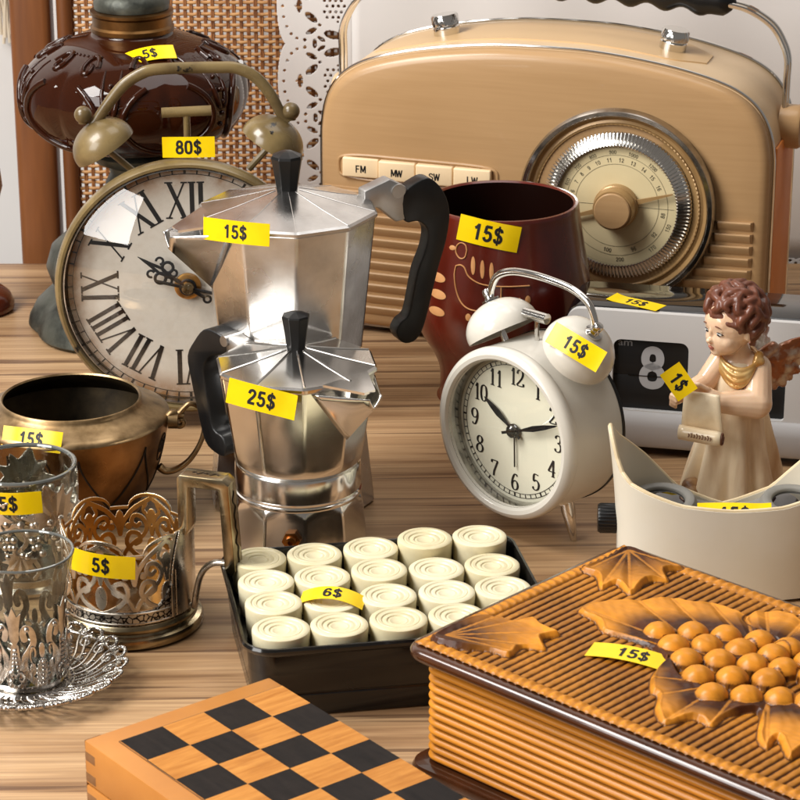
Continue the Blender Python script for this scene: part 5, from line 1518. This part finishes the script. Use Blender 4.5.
def didone(mb, s, h, cx, cz, y, sx=.9):
    adv = .60*h*sx; x0 = cx-adv*len(s)/2
    for ch in s:
        for st in DIG[ch]:
            straight = ch in '14' or (ch == '7') 
            P = [Vector((a, b, 0)) for a, b in st]
            if not straight: P = spline(P, 6)
            else:
                Q = []
                for a, b in zip(P, P[1:]): Q += [a.lerp(b, t) for t in np.linspace(0, 1, 5)]
                P = Q
            k = len(P); L = []; Rr = []
            for i in range(k):
                d = (P[min(k-1, i+1)]-P[max(0, i-1)])
                if d.length < 1e-9: d = Vector((0, 1, 0))
                d.normalize(); w = .032 + .052*abs(d.y)**2
                nrm = Vector((-d.y, d.x, 0)); L.append(P[i]+nrm*w); Rr.append(P[i]-nrm*w)
            V = [(x0+p.x*h*sx, y, cz+(p.y-.5)*h) for p in L] + [(x0+p.x*h*sx, y, cz+(p.y-.5)*h) for p in Rr]
            mb.add(V, [(i, i+1, k+i+1, k+i) for i in range(k-1)])
        x0 += adv
def white_clock():
    r = thing('white_alarm_clock', 'small white twin bell alarm clock at ten past ten with chrome handle', 'alarm clock', (.0617, -.2290, 0), RAD(-44.4))
    zc = .0660; RX = Matrix.Translation((0, 0, zc)) @ Matrix.Rotation(PI/2, 4, 'X')
    mb = MB(); mb.lathe([(.0500, -.0405), (.0500, -.0015), (.049, -.0005), (.044, -.0005), (.043, -.0069), (.0, -.0070)], 112, M=RX, cap0=False); mb.build('case', MATS['white_enamel'], r)
    mb = MB(); mb.lathe([(.0, -.0440), (.044, -.0440), (.0495, -.0432), (.0506, -.0420), (.0506, -.0402), (.049, -.0400), (.0, -.0400)], 112, M=RX); mb.build('back_rim', MATS['black_plastic'], r)
    mb = MB(); mb.lathe([(.0498, -.0025), (.0506, -.0005), (.0505, .0028), (.0492, .0052), (.0468, .0064), (.0445, .0060), (.0432, .0045), (.0428, .002)], 128, M=RX, cap0=False, cap1=False); mb.build('bezel', MATS['white_enamel'], r)
    mb = MB(); mb.lathe([(.0431, .0042), (.0428, -.0064)], 112, M=RX, cap0=False, cap1=False); mb.build('inner_ring', MATS['chrome_worn'], r)
    yd = .0060
    mb = MB(); mb.lathe([(.0, -yd), (.0428, -yd), (.0428, -yd-.0008), (.0, -yd-.0008)], 96, M=RX); d = mb.build('dial', MATS['clock_cream'], r)
    mb = MB(); y = yd-.00025
    for k in range(1, 13):
        a = PI/2-k*PI/6; didone(mb, str(k), .0098, .0318*cos(a), zc+.0318*sin(a), y)
    for k in range(60):
        a = k*PI/30; w = .00055 if k % 5 else .0011; r0, r1 = .0382, .0404
        c, s = cos(a), sin(a)
        mb.add([(r0*c+w/2*s, y, zc+r0*s-w/2*c), (r0*c-w/2*s, y, zc+r0*s+w/2*c), (r1*c-w/2*s, y, zc+r1*s+w/2*c), (r1*c+w/2*s, y, zc+r1*s-w/2*c)], [(0,1,2,3)])
    for rr in (.0380, .0404):
        for i in range(120):
            a, b = 2*PI*i/120, 2*PI*(i+1)/120; q = rr+.00035
            mb.add([(rr*cos(a), y, zc+rr*sin(a)), (rr*cos(b), y, zc+rr*sin(b)), (q*cos(b), y, zc+q*sin(b)), (q*cos(a), y, zc+q*sin(a))], [(0,1,2,3)])
    mb.build('numerals', MATS['ink_black'], d, sharp=0)
    def hand(name, ang, pts, yy, m):
        a = PI/2-RAD(ang); up = Vector((cos(a), 0, sin(a))); rt = Vector((sin(a), 0, -cos(a))); c0 = Vector((0, yy, zc))
        mb = MB(); poly = [(x, z) for x, z in pts] + [(-x, z) for x, z in reversed(pts) if x > 0]
        V = [tuple(c0+up*z+rt*x) for x, z in poly]; n = len(V)
        V += [tuple(Vector(v)+Vector((0, .0005, 0))) for v in V]
        mb.add(V, [tuple(range(n)), tuple(range(2*n-1, n-1, -1))] + [(i, (i+1) % n, n+(i+1) % n, n+i) for i in range(n)])
        return mb.build(name, m, r, sharp=30)
    hand('hour_hand', 304, [(.0008, -.006), (.0008, .006), (.0021, .014), (.0016, .020), (.0006, .0255), (0, .0270)], .0032, MATS['ink_black'])
    hand('minute_hand', 70, [(.0008, -.008), (.0007, .008), (.0017, .017), (.0014, .026), (.0005, .0345), (0, .0365)], .0020, MATS['ink_black'])
    hand('alarm_hand', 178, [(.0004, -.004), (.0004, .022), (0, .0222)], .0042, MATS['steel_dark'])
    mb = MB(); mb.lathe([(.0, -.006), (.0030, -.0055), (.0042, -.0044), (.0042, -.0034), (.0036, -.0030), (.0036, -.0012), (.0024, -.0002), (.0, .0)], 32, M=RX); mb.build('hand_boss', MATS['black_gloss'], r)
    mb = MB(); mb.lathe([(.0429, .0036), (.030, .0040), (.015, .0042), (.0005, .0043)], 96, M=RX, cap0=False); mb.build('front_glass', MATS['dome_glass'], r, sharp=89)
    ym = .0225
    for s in (-1, 1):
        ax = Vector(((.62, 0, .78) if s > 0 else (-.54, 0, .84))).normalized()
        c0 = Vector((.0305 if s > 0 else -.0262, ym, .1165))
        Mx = Matrix.Translation(c0) @ Vector((0,0,1)).rotation_difference(ax).to_matrix().to_4x4()
        mb = MB(); bell(mb, .0216, .0012, .80, M=Mx); b = mb.build('bell', MATS['white_enamel'], r)
        mb = MB(); mb.tube([c0-ax*.0110+Vector((0,0,-.004)), c0+ax*.016], .0020, 12); mb.build('bell_post', MATS['chrome'], b)
        p = c0+ax*.0172
        Mp = Matrix.Translation(p) @ Vector((0,0,1)).rotation_difference(ax).to_matrix().to_4x4()
        mb = MB(); mb.lathe([(.0, 0), (.0052, .0), (.0052, .001), (.003, .0014), (.0026, .0030), (.0030, .0032), (.0030, .0062), (.0024, .0072), (.0, .0074)], 24, M=Mp); mb.build('bell_nut', MATS['chrome'], b)
    xl = .0305+.62*.0195; zl = .1165+.78*.0195
    P = spline([(-.0362, ym, zl-.0005), (-.0352, ym, zl+.007), (-.0310, ym, zl+.0150), (-.021, ym, zl+.0200), (-.008, ym, zl+.0218), (.008, ym, zl+.0218), (.025, ym, zl+.0200), (xl-.006, ym, zl+.0150), (xl-.0012, ym, zl+.007), (xl, ym, zl-.001)], 7)
    mb = MB(); mb.tube(P, .0023, 14, flat=.8, up=(0,1,0)); mb.build('carry_handle', MATS['chrome'], r)
    mb = MB(); mb.tube([(0, ym, zc+.048), (0, ym, .1290)], .0016, 10); mb.tube([(-.0095, ym, .1300), (.0075, ym, .1300)], .0031, 14); mb.build('hammer', MATS['chrome'], r)
    for s in (-1, 1):
        mb = MB(); a, b = Vector((s*.0235, .024, zc-.0415)), Vector((s*.0285, .0255, .0))
        mb.tube([a, a.lerp(b, .25), a.lerp(b, .97), b], [.0040, .0042, .0019, .0014], 16); mb.build('leg', MATS['chrome'], r)
    Mi = ROOT[r.name]
    sticker(r, '15$', .0345, .0128, Mi @ Vector((.0305+.0120, ym-.0165, .1265)), (-.30, -.86, .42), (0, 0, 1), roll=RAD(-24), world=True, bend=.06)
white_clock()

# ================================================================= stereo viewer
def viewer():
    r = thing('stereo_viewer', 'cream plastic stereo slide viewer with flared eye hood and grey eyepieces', 'viewer', (.1800, -.2850, 0), RAD(-2))
    n = 128; H = 44
    xs_f = [-.0672,-.0650,-.0625,-.0570,-.0447,-.0244,0,.0244,.0447,.0570,.0625,.0650,.0672]
    zf = [.0900,.0760,.0690,.0640,.0605,.0556,.0538,.0556,.0605,.0640,.0690,.0760,.0900]
    zb = [.0900,.0835,.0795,.0745,.0640,.0440,.0330,.0440,.0640,.0745,.0795,.0835,.0900]
    def top(a):
        x = .0672*cos(a)
        return float(np.interp(x, xs_f, zf if sin(a) < 0 else zb))
    def pt(a, t, ins=0.):
        zt = top(a); z = .002 + (zt-.002)*t
        fl = (z/.09)**2
        A = .0600+.0070*fl - ins; B = .0318+.0010*fl-ins
        e = 2/2.5
        c, s = cos(a), sin(a)
        return (A*math.copysign(abs(c)**e, c), B*math.copysign(abs(s)**e, s), z)
    ts = np.linspace(0, 1, H)
    # denser sampling near the two tips
    A = [a - .45*sin(2*a)*.5 for a in np.linspace(0, 2*PI, n+1)[:-1]]
    w = .0028
    rings = [[pt(a, t) for a in A] for t in ts] + [[(p[0], p[1], p[2]+.0006) for p in [pt(a, 1, w*.5) for a in A]]] + [[pt(a, t, w) for a in A] for t in ts[::-1] if t > .02]
    mb = MB(); mb.loft(rings); hs = mb.build('housing', MATS['viewer_cream'], r, sharp=60)
    mb = MB(); mb.tube([Vector(pt(a, 1, w*.5))+Vector((0, 0, .0003)) for a in A], .00120, 8, closed=True); mb.build('rim', MATS['viewer_rim'], hs, sharp=0)
    mb = MB(); mb.loft([[(x, y, z) for x, y in rrect(.098, .046, .022, 8)] for z in (.0270, .0300)]); mb.build('inner_plate', MATS['viewer_grey'], r)
    for s in (-1, 1):
        M = Matrix.Translation((s*.0342, .004, .0)) @ Matrix.Rotation(RAD(7), 4, 'X') @ Matrix.Rotation(s*RAD(3), 4, 'Y')
        mb = MB(); mb.lathe([(.0205, .0295), (.0205, .0400), (.0197, .0468), (.0182, .0496), (.0165, .0503), (.0150, .0500), (.0138, .0497), (.0134, .0494), (.0130, .0486), (.0128, .0440)], 72, M=M, cap0=False, cap1=False); e = mb.build('eyepiece', MATS['viewer_grey'], r)
        mb = MB(); mb.lathe([(.0129, .0480), (.0110, .0484), (.006, .0487), (.0005, .0488)], 48, M=M, cap0=False); mb.build('lens', MATS['lens_dark'], e)
    mb = MB(); prof = [(-.022,.0455),(-.015,.0420),(-.006,.0405),(.006,.0405),(.015,.0420),(.022,.0455)]
    mb.loft([[(x, -.017, .029), (x, -.017, z), (x, .012, z+.001), (x, .014, .029)] for x, z in prof]); mb.build('bridge', MATS['viewer_grey'], r, sharp=50)
    M = Matrix.Translation((-.0570, .002, .0355)) @ Matrix.Rotation(-PI/2, 4, 'Y'); N = 28
    mb = MB(); mb.lathe([(.0, .0), (.0080, .0), (.0084, .002), (.0084, .0125), (.0076, .0140), (.0, .0142)], N*2, M=M, rmod=lambda a, z: 1-(.05*(int(round(a*N/PI)) % 2) if z < .013 else 0)); mb.build('focus_knob', MATS['black_plastic'], r, sharp=25)
    sticker(r, '15$', .0400, .0140, (.0020, -.0190, .0478), (0, -.62, .8), (0, 1, .70), bend=.2)
viewer()

# ================================================================= angel figurine (millimetres)
def angel():
    r = thing('angel_figurine', 'glazed ceramic angel with brown curls and copper wings reading a scroll', 'figurine', (.1965, -.1710, 0))
    S = .00095
    def mm(): return MB()
    def fin(mb, name, m, vox=.0008, sm=4, parent=None):
        mb.v = [(x*S, y*S, z*S) for x, y, z in mb.v]
        return remesh(mb, name, m, parent or r, vox, sm)
    f = Vector((-.83, -.53, -.20)).normalized(); up0 = Vector((0, 0, 1)); s = up0.cross(f).normalized()*1.0   # s: her left
    s = f.cross(up0).normalized(); s = -s if s.y > 0 else s      # towards the camera
    u = s.cross(f).normalized(); u = -u if u.z < 0 else u
    c = Vector((-4.2, -1.5, 117.0))
    H = lambda a, b, d: tuple(c + f*a + s*b + u*d)
    b = mm()
    def ell(cen, ra, rb, rc): # radii along f, s, u
        m = MB(); m.sphere((0,0,0), 1., 20, 14)
        M3 = Matrix((f*ra, s*rb, u*rc)).transposed().to_4x4(); M3.translation = Vector(cen); b.merge(m, M3)
    ell(H(-1, 0, 2.5), 16.8, 16.0, 17)            # skull
    ell(H(6.5, 0, -6), 11.0, 12.2, 11)             # face / jaw
    for q in (-1, 1): ell(H(9, q*6.3, -5.6), 6.0, 5.6, 5.6)     # cheeks
    ell(H(12.8, 0, -12.2), 4.4, 4.6, 3.6)                   # chin
    ell(H(10, 0, 5.5), 6.0, 10.5, 8)                      # brow
    ell(H(17.8, 0, -3.4), 2.6, 2.2, 1.9); ell(H(15.4, 0, .6), 2.3, 1.5, 4.2)    # nose
    for q in (-1, 1): ell(H(16.8, q*1.6, -3.9), 1.4, 1.1, 1.0)
    ell(H(16.3, 0, -7.6), 1.7, 2.8, .95); ell(H(15.6, 0, -9.4), 1.8, 2.4, 1.05)         # lips
    for q in (-1, 1):
        ell(H(-.5, q*15.2, -3.2), 2.8, 1.5, 4.0)                     # ears
        ell(H(13.2, q*5.4, 3.0), 1.6, 3.5, 1.0)               # upper lids
    b.capsule(c+Vector((1, 1, -9)), (2, 2, 94), 8.2, 8.6, 16)
    b.sphere((2.5, 2, 86), (15, 11.5, 15), 20, 14)
    # near arm
    b.capsule((13, -4, 90), (11.5, -16, 71), 8.4, 9.4, 16); b.capsule((11.5, -16, 71), (-12, -22, 74), 9.6, 6.6, 16); b.capsule((-12, -22, 74), (-18, -22, 78), 6.4, 5.0, 14)
    b.sphere((-20.5, -21.5, 79.5), (5.6, 3.6, 4.6), 16, 10)
    for k, (dz, L, bend) in enumerate(((3.6, 8.5, -1), (1.4, 9.5, -.3), (-.8, 9.0, .4), (-2.8, 7.5, 1.2))):
        a0 = Vector((-23.5, -22.5, 80+dz)); a1 = a0+Vector((-L*.55, -.8, 1.0)); a2 = a1+Vector((-L*.42, 2.2, -.8))
        b.capsule(a0, a1, 1.55, 1.45, 10); b.capsule(a1, a2, 1.45, 1.15, 10)
    b.capsule((-20, -23.5, 83), (-25.5, -24.5, 86.5), 1.9, 1.6, 10); b.capsule((-25.5, -24.5, 86.5), (-29, -23, 86.6), 1.6, 1.2, 10)
    # far arm
    b.capsule((-9, 2, 93), (-19, -3, 80), 7.6, 6.8, 16); b.capsule((-19, -3, 80), (-34, -13, 76), 6.8, 5.2, 16)
    b.sphere((-37.5, -14.5, 74.5), (4.8, 4.2, 4.6), 16, 10)
    for k, (dz, L) in enumerate(((3.2, 7.5), (1.0, 8.5), (-1.2, 8.0), (-3.2, 6.5))):
        a0 = Vector((-39.5, -16.5, 74.5+dz)); a1 = a0+Vector((-1.8, -L*.5, .6)); a2 = a1+Vector((2.6, -L*.36, -1.0))
        b.capsule(a0, a1, 1.5, 1.4, 10); b.capsule(a1, a2, 1.4, 1.1, 10)
    b.capsule((-36, -17, 78), (-35, -22, 80.5), 1.7, 1.3, 10)
    body = fin(b, 'body', MATS['skin_glaze'], .0006, 5)
    # painted face
    def on(a, q, d): return Vector(H(a, q, d))
    for q in (-1, 1):
        e = MB(); m = MB(); m.sphere((0,0,0), 1., 16, 10)
        M3 = Matrix((f*1.2, s*2.5, u*1.15)).transposed().to_4x4(); M3.translation = on(14.1, q*5.5, .9); e.merge(m, M3); e.v = [(x*S, y*S, z*S) for x, y, z in e.v]
        ew = e.build('eye', MATS['eye_white'], r)
        e = MB(); m = MB(); m.sphere((0,0,0), 1., 16, 10)
        M3 = Matrix((f*1.0, s*1.6, u*1.05)).transposed().to_4x4(); M3.translation = on(14.55, q*5.3+.3, .6); e.merge(m, M3); e.v = [(x*S, y*S, z*S) for x, y, z in e.v]
        e.build('pupil', MATS['eye_paint'], ew)
        e = MB(); e.tube([on(14.9-.17*t*t, q*(5.4+t), 1.95-.16*t*t) for t in np.linspace(-2.9, 3, 12)], .38, 6); e.v = [(x*S, y*S, z*S) for x, y, z in e.v]
        e.build('eyelash', MATS['eye_paint'], ew)
        e = MB(); e.tube([on(15.5-.14*t*t, q*(5.4+t), 6.4-.15*t*t) for t in np.linspace(-2.6, 3, 12)], [.15+.32*sin(PI*i/11) for i in range(12)], 6); e.v = [(x*S, y*S, z*S) for x, y, z in e.v]
        e.build('eyebrow', MATS['brow_paint'], body)
    e = MB()
    e.tube([on(18.0-.16*t*t, t, -7.7-.12*t*t) for t in np.linspace(-2.2, 2.2, 12)], [.25+.65*sin(PI*i/11) for i in range(12)], 8)
    e.tube([on(17.4-.16*t*t, t, -9.3+.10*t*t) for t in np.linspace(-1.8, 1.8, 12)], [.25+.6*sin(PI*i/11) for i in range(12)], 8); e.v = [(x*S, y*S, z*S) for x, y, z in e.v]
    e.build('lips', MATS['lip_paint'], body)
    # hair: wavy locks over the crown, down to the nape
    rnd = random.Random(11); h = mm()
    hc = Vector(H(-4.5, 0, 6.0))
    cap = MB(); cap.sphere((0,0,0), 1., 24, 16)
    M3 = Matrix((f*17.8, s*18.8, u*18.2)).transposed().to_4x4(); M3.translation = Vector(H(-5.5, 0, 6.0)); h.merge(cap, M3)
    N = 96
    for i in range(N):
        t = (i+.5)/N; ph = i*2.39996
        zz = 1-1.62*t; rr = math.sqrt(max(0, 1-zz*zz))
        df, ds = rr*cos(ph), rr*sin(ph)
        if df > .40 and zz < .52: continue
        if df > .12 and zz < .0 and abs(ds) > .5 : continue
        R_ = 18.6 if zz > -.3 else 17.4
        p = hc + (f*df*1.0+s*ds*1.02+u*zz*1.02)*R_
        n = (f*df+s*ds+u*zz).normalized()
        dn = (-u*1.0 + f*rnd.uniform(-.5, .5) + s*rnd.uniform(-.5, .5)); dn = (dn-n*dn.dot(n)).normalized(); sd = n.cross(dn)
        L = rnd.uniform(8, 12); w = rnd.uniform(1.6, 2.6); k0 = rnd.uniform(0, 6)
        pts = [p + dn*(L*(q-.4)) + sd*(w*sin(q*5.2+k0)) + n*(1.3*sin(PI*q)-.9) for q in np.linspace(0, 1, 12)]
        h.tube(pts, [.8+2.1*sin(PI*(.12+.8*j/11)) for j in range(12)], 8)
    for i in range(13):      # fringe curls along the brow and temples
        q = (i-6)/6.; p = Vector(H(11.8-7.2*q*q, q*14.2, 10.8-7.5*abs(q)**1.6)); n = (p-hc).normalized()
        dn = (-u + s*(.7*q) + f*.2); dn = (dn-n*dn.dot(n)).normalized(); sd = n.cross(dn)
        pts = [p+dn*(6.2*(t-.5))+sd*(1.7*sin(t*5+i))+n*(.7*sin(PI*t)) for t in np.linspace(0, 1, 12)]
        h.tube(pts, [.6+1.5*sin(PI*(.15+.75*j/11)) for j in range(12)], 8)
    fin(h, 'hair', MATS['hair_glaze'], .00055, 7)
    # robe with falling folds
    d = mm()
    prof = [(0,29.5,24.5),(3,29.8,24.8),(10,28.5,23.5),(22,26.2,21.2),(36,23.4,18.6),(48,20.8,16.4),(60,18.6,14.4),(72,17.2,13.0),(82,16.4,12.6),(90,14.0,11.2),(94,10.0,9.0)]
    rings = []
    for z, rx, ry in prof:
        am = .20*max(0, 1-z/80)**.8
        rg = []
        for i in range(120):
            a = 2*PI*i/120
            k = 1 + am*(sin(8*a+.5+z*.010)+.45*sin(13*a+1.7-z*.02)+.3*sin(5*a+z*.03))
            rg.append((2 - 2.5*(1-z/99) + rx*k*cos(a), 1+ry*k*sin(a), z))
        rings.append(rg)
    d.loft(rings)
    for a in (-2.2, -1.75, -1.35, -.9):                          # pleats falling from the neckline
        d.tube([(2+(7.5+k*.95)*cos(a), 1+(6.6+k*.62)*sin(a), 96-k*3.2) for k in range(11)], [1.0+.09*k for k in range(11)], 8)
    fin(d, 'robe', MATS['dress_glaze'], .00075, 4)
    k = mm()
    def swag(z0, sag, r0, tilt, ra):
        P = []
        for a in np.linspace(0, 2*PI, 40)[:-1]:
            P.append((1.5+r0*1.12*cos(a), 1+r0*sin(a), z0 - sag*max(0, -sin(a))**1.3*1. - sag*.6*max(0, -cos(a))**2))
        k.tube(P, ra, 10, closed=True)
    A0, B0 = Vector((-10.5, -2, 98)), Vector((11.6, -8.5, 98))
    for sag, bul, ra, e in ((6, 8.0, 1.5, 0), (9.0, 9.2, 1.6, .6), (12.0, 9.8, 1.6, 1.2), (15.0, 9.8, 1.3, 1.8)):
        P = [A0.lerp(B0, t) + Vector((-e*(1-t)*1.2, -bul*(4*t*(1-t))**.7, -sag*(4*t*(1-t))**.8 - e*(1-t)*2)) for t in np.linspace(0, 1, 22)]
        k.tube(P, [ra*(.55+.5*sin(PI*i/21)) for i in range(22)], 10)
    for q in (0, 1, 2):        # band running round the far shoulder to the back
        k.tube([(-10.5-q*.5, -2, 98-q*2.0), (-12.6-q*.4, 3, 96.5-q*2.3), (-10, 9, 97-q*2), (2, 12, 98-q), (11, 7, 98.5), (12.6, -5, 99)], [1.8]*6, 10)
    for p in ((11.8, -8.5, 98), (13.4, -9.5, 96.2), (11.0, -10.0, 95.4), (12.8, -7.5, 99.5)): k.sphere(p, 2.9, 12, 8)
    fin(k, 'gold_collar', MATS['gold_glaze'], .0006, 3)
    # scroll: hangs from the hands, rolled at the foot
    sc = MB(); P = []
    t0 = Vector((-32, -24.5, 83)); across = Vector((.88, -.42, -.02)).normalized(); nrm = Vector((-.30, -.86, .1)).normalized()
    path = []
    for t in np.linspace(0, 1, 20): path.append(Vector((0, 0, 0)) + nrm*(1.5*sin(t*PI)*1.2) + Vector((1.0*t, .5*t, -26*t)))
    e = path[-1]
    for t in np.linspace(.1, 8.6, 40):
        rr = 5.6*(1-t/12); path.append(e + nrm*(5.6-rr*cos(t)) + Vector((0, 0, -rr*sin(t))) + Vector((0,0,0)))
    W2 = 27.
    V = []
    for qi, q in enumerate(path):
        for w in np.linspace(0, 1, 9):
            bow = (1.2*sin(w*5.2+.4) + .6*sin(w*9+qi*.25))*(qi < 20)*(1-qi/24)
            wd = W2*(.80+.20*min(1, qi/19))
            V.append(t0 + q + across*(W2*.35 + wd*(w-.5)) + nrm*bow)
    n2 = len(path)
    F = [(i*9+j, i*9+j+1, (i+1)*9+j+1, (i+1)*9+j) for i in range(n2-1) for j in range(8)]
    sc.add([tuple(v) for v in V], F); sc.v = [(x*S, y*S, z*S) for x, y, z in sc.v]
    so = sc.build('scroll', MATS['scroll_glaze'], r, sharp=50); md = so.modifiers.new('s', 'SOLIDIFY'); md.thickness = .0013; md.offset = 0
    mk = MB()       # raised marks on the scroll's rolled foot
    cen = t0 + e + nrm*5.6
    for i, x in enumerate(np.linspace(3, 17, 9)):
        q = cen + across*x + nrm*5.7 + Vector((0, 0, 0))
        mk.tube([q+Vector((0, 0, -1.5)), q+across*.5+Vector((0, 0, .2)), q+Vector((0, 0, 1.6 if i % 2 else .8))], .33, 6)
    ec = cen + across*(W2*.35+W2*.5+.5)
    mk.tube([ec + nrm*(-rr*cos(t)) + Vector((0, 0, -rr*sin(t))) for t, rr in ((t, 4.6*(1-t/15.5)) for t in np.linspace(0, 14, 60))], .5, 6)
    mk.v = [(x*S, y*S, z*S) for x, y, z in mk.v]; mk.build('scroll_marks', MATS['brow_paint'], so, sharp=0)
    # wings
    for q, base, ya in ((1, Vector((15, 8, 92)), .35), (-1, Vector((6, 13, 92)), .95)):
        w = mm(); D = Vector((cos(ya), sin(ya), 0)); nn = Vector((sin(ya), -cos(ya), 0))
        for row, (cnt, L0, r0, th) in enumerate(((8, 31, 4.6, 0), (7, 22, 4.6, 1.6), (5, 14, 4.4, 3.0))):
            for i in range(cnt):
                t = i/(cnt-1); an = RAD(14-92*t); L = L0*(1-.28*t)
                dv = D*cos(an)+Vector((0, 0, sin(an)))
                a0 = base + D*3 + nn*(th-1+(.9 if i % 2 else -.5)); mid = a0+dv*(L*.58)
                m = MB(); m.sphere((0,0,0), 1., 14, 10)
                side = dv.cross(nn)
                M3 = Matrix((dv*(L*.52), side*r0, nn*2.4)).transposed().to_4x4(); M3.translation = mid; w.merge(m, M3)
                w.tube([a0+dv*(L*.2)+nn*1.5, mid+nn*2.0, a0+dv*L*1.05+nn*.6], [1.0, 1.1, .4], 6)
        w.capsule(base, base+D*9+Vector((0,0,6)), 5.0, 4.0, 12)
        fin(w, 'wing', MATS['copper_glaze'], .0007, 2)
    g = mm(); 
    for i in range(16): g.sphere((-24+rnd.uniform(-4,4), -11+rnd.uniform(-7,5), rnd.uniform(2,16)), rnd.uniform(3,6), 12, 8)
    fin(g, 'rock', MATS['rock_glaze'], .0009, 2)
    sticker(r, '1$', .0185, .0135, (.1598, -.2020, .0868), (-.15, -.93, .32), (0, 0, 1), roll=RAD(-52), world=True, ts=.72)
angel()
# ================================================================= light
w = bpy.data.worlds.new('World'); SC.world = w; w.use_nodes = True
nt = w.node_tree; bg = nt.nodes['Background']
bg.inputs[1].default_value = .21
tcw = nt.nodes.new('ShaderNodeTexCoord'); spw = nt.nodes.new('ShaderNodeSeparateXYZ'); rpw = nt.nodes.new('ShaderNodeValToRGB')
nt.links.new(tcw.outputs['Generated'], spw.inputs[0]); nt.links.new(spw.outputs[2], rpw.inputs[0]); nt.links.new(rpw.outputs[0], bg.inputs[0])
rpw.color_ramp.elements[0].position = .0; rpw.color_ramp.elements[0].color = (.86, .82, .78, 1)
rpw.color_ramp.elements[1].position = .75; rpw.color_ramp.elements[1].color = (.80, .70, .62, 1)
def area(name, loc, target, size, power, col=(1,1,1), sy=None):
    l = bpy.data.lights.new(name, 'AREA'); l.energy = power; l.size = size; l.color = col
    if sy: l.shape = 'RECTANGLE'; l.size_y = sy
    o = bpy.data.objects.new(name, l); COL.objects.link(o); o.location = loc
    d = Vector(target)-Vector(loc); o.rotation_euler = d.to_track_quat('-Z', 'Y').to_euler(); return o
area('softbox_left', (-.92, -.42, 1.18), (0, -.14, .05), .62, 27, (1, .97, .93))
area('softbox_front', (-1.02, -1.0, .72), (0, -.1, .08), .72, 15, (1, .98, .95))
area('softbox_top', (.25, .05, 1.55), (.05, -.15, 0), .8, 6, (1, .97, .94))
SC.view_settings.view_transform = 'Standard'; SC.view_settings.look = 'None'; SC.view_settings.exposure = 0; SC.view_settings.gamma = 1
SC.cycles.use_denoising = True
SC.cycles.max_bounces = 10; SC.cycles.transmission_bounces = 10; SC.cycles.transparent_max_bounces = 24; SC.cycles.glossy_bounces = 6
SC.cycles.caustics_reflective = False; SC.cycles.caustics_refractive = False
SC.cycles.sample_clamp_indirect = 6
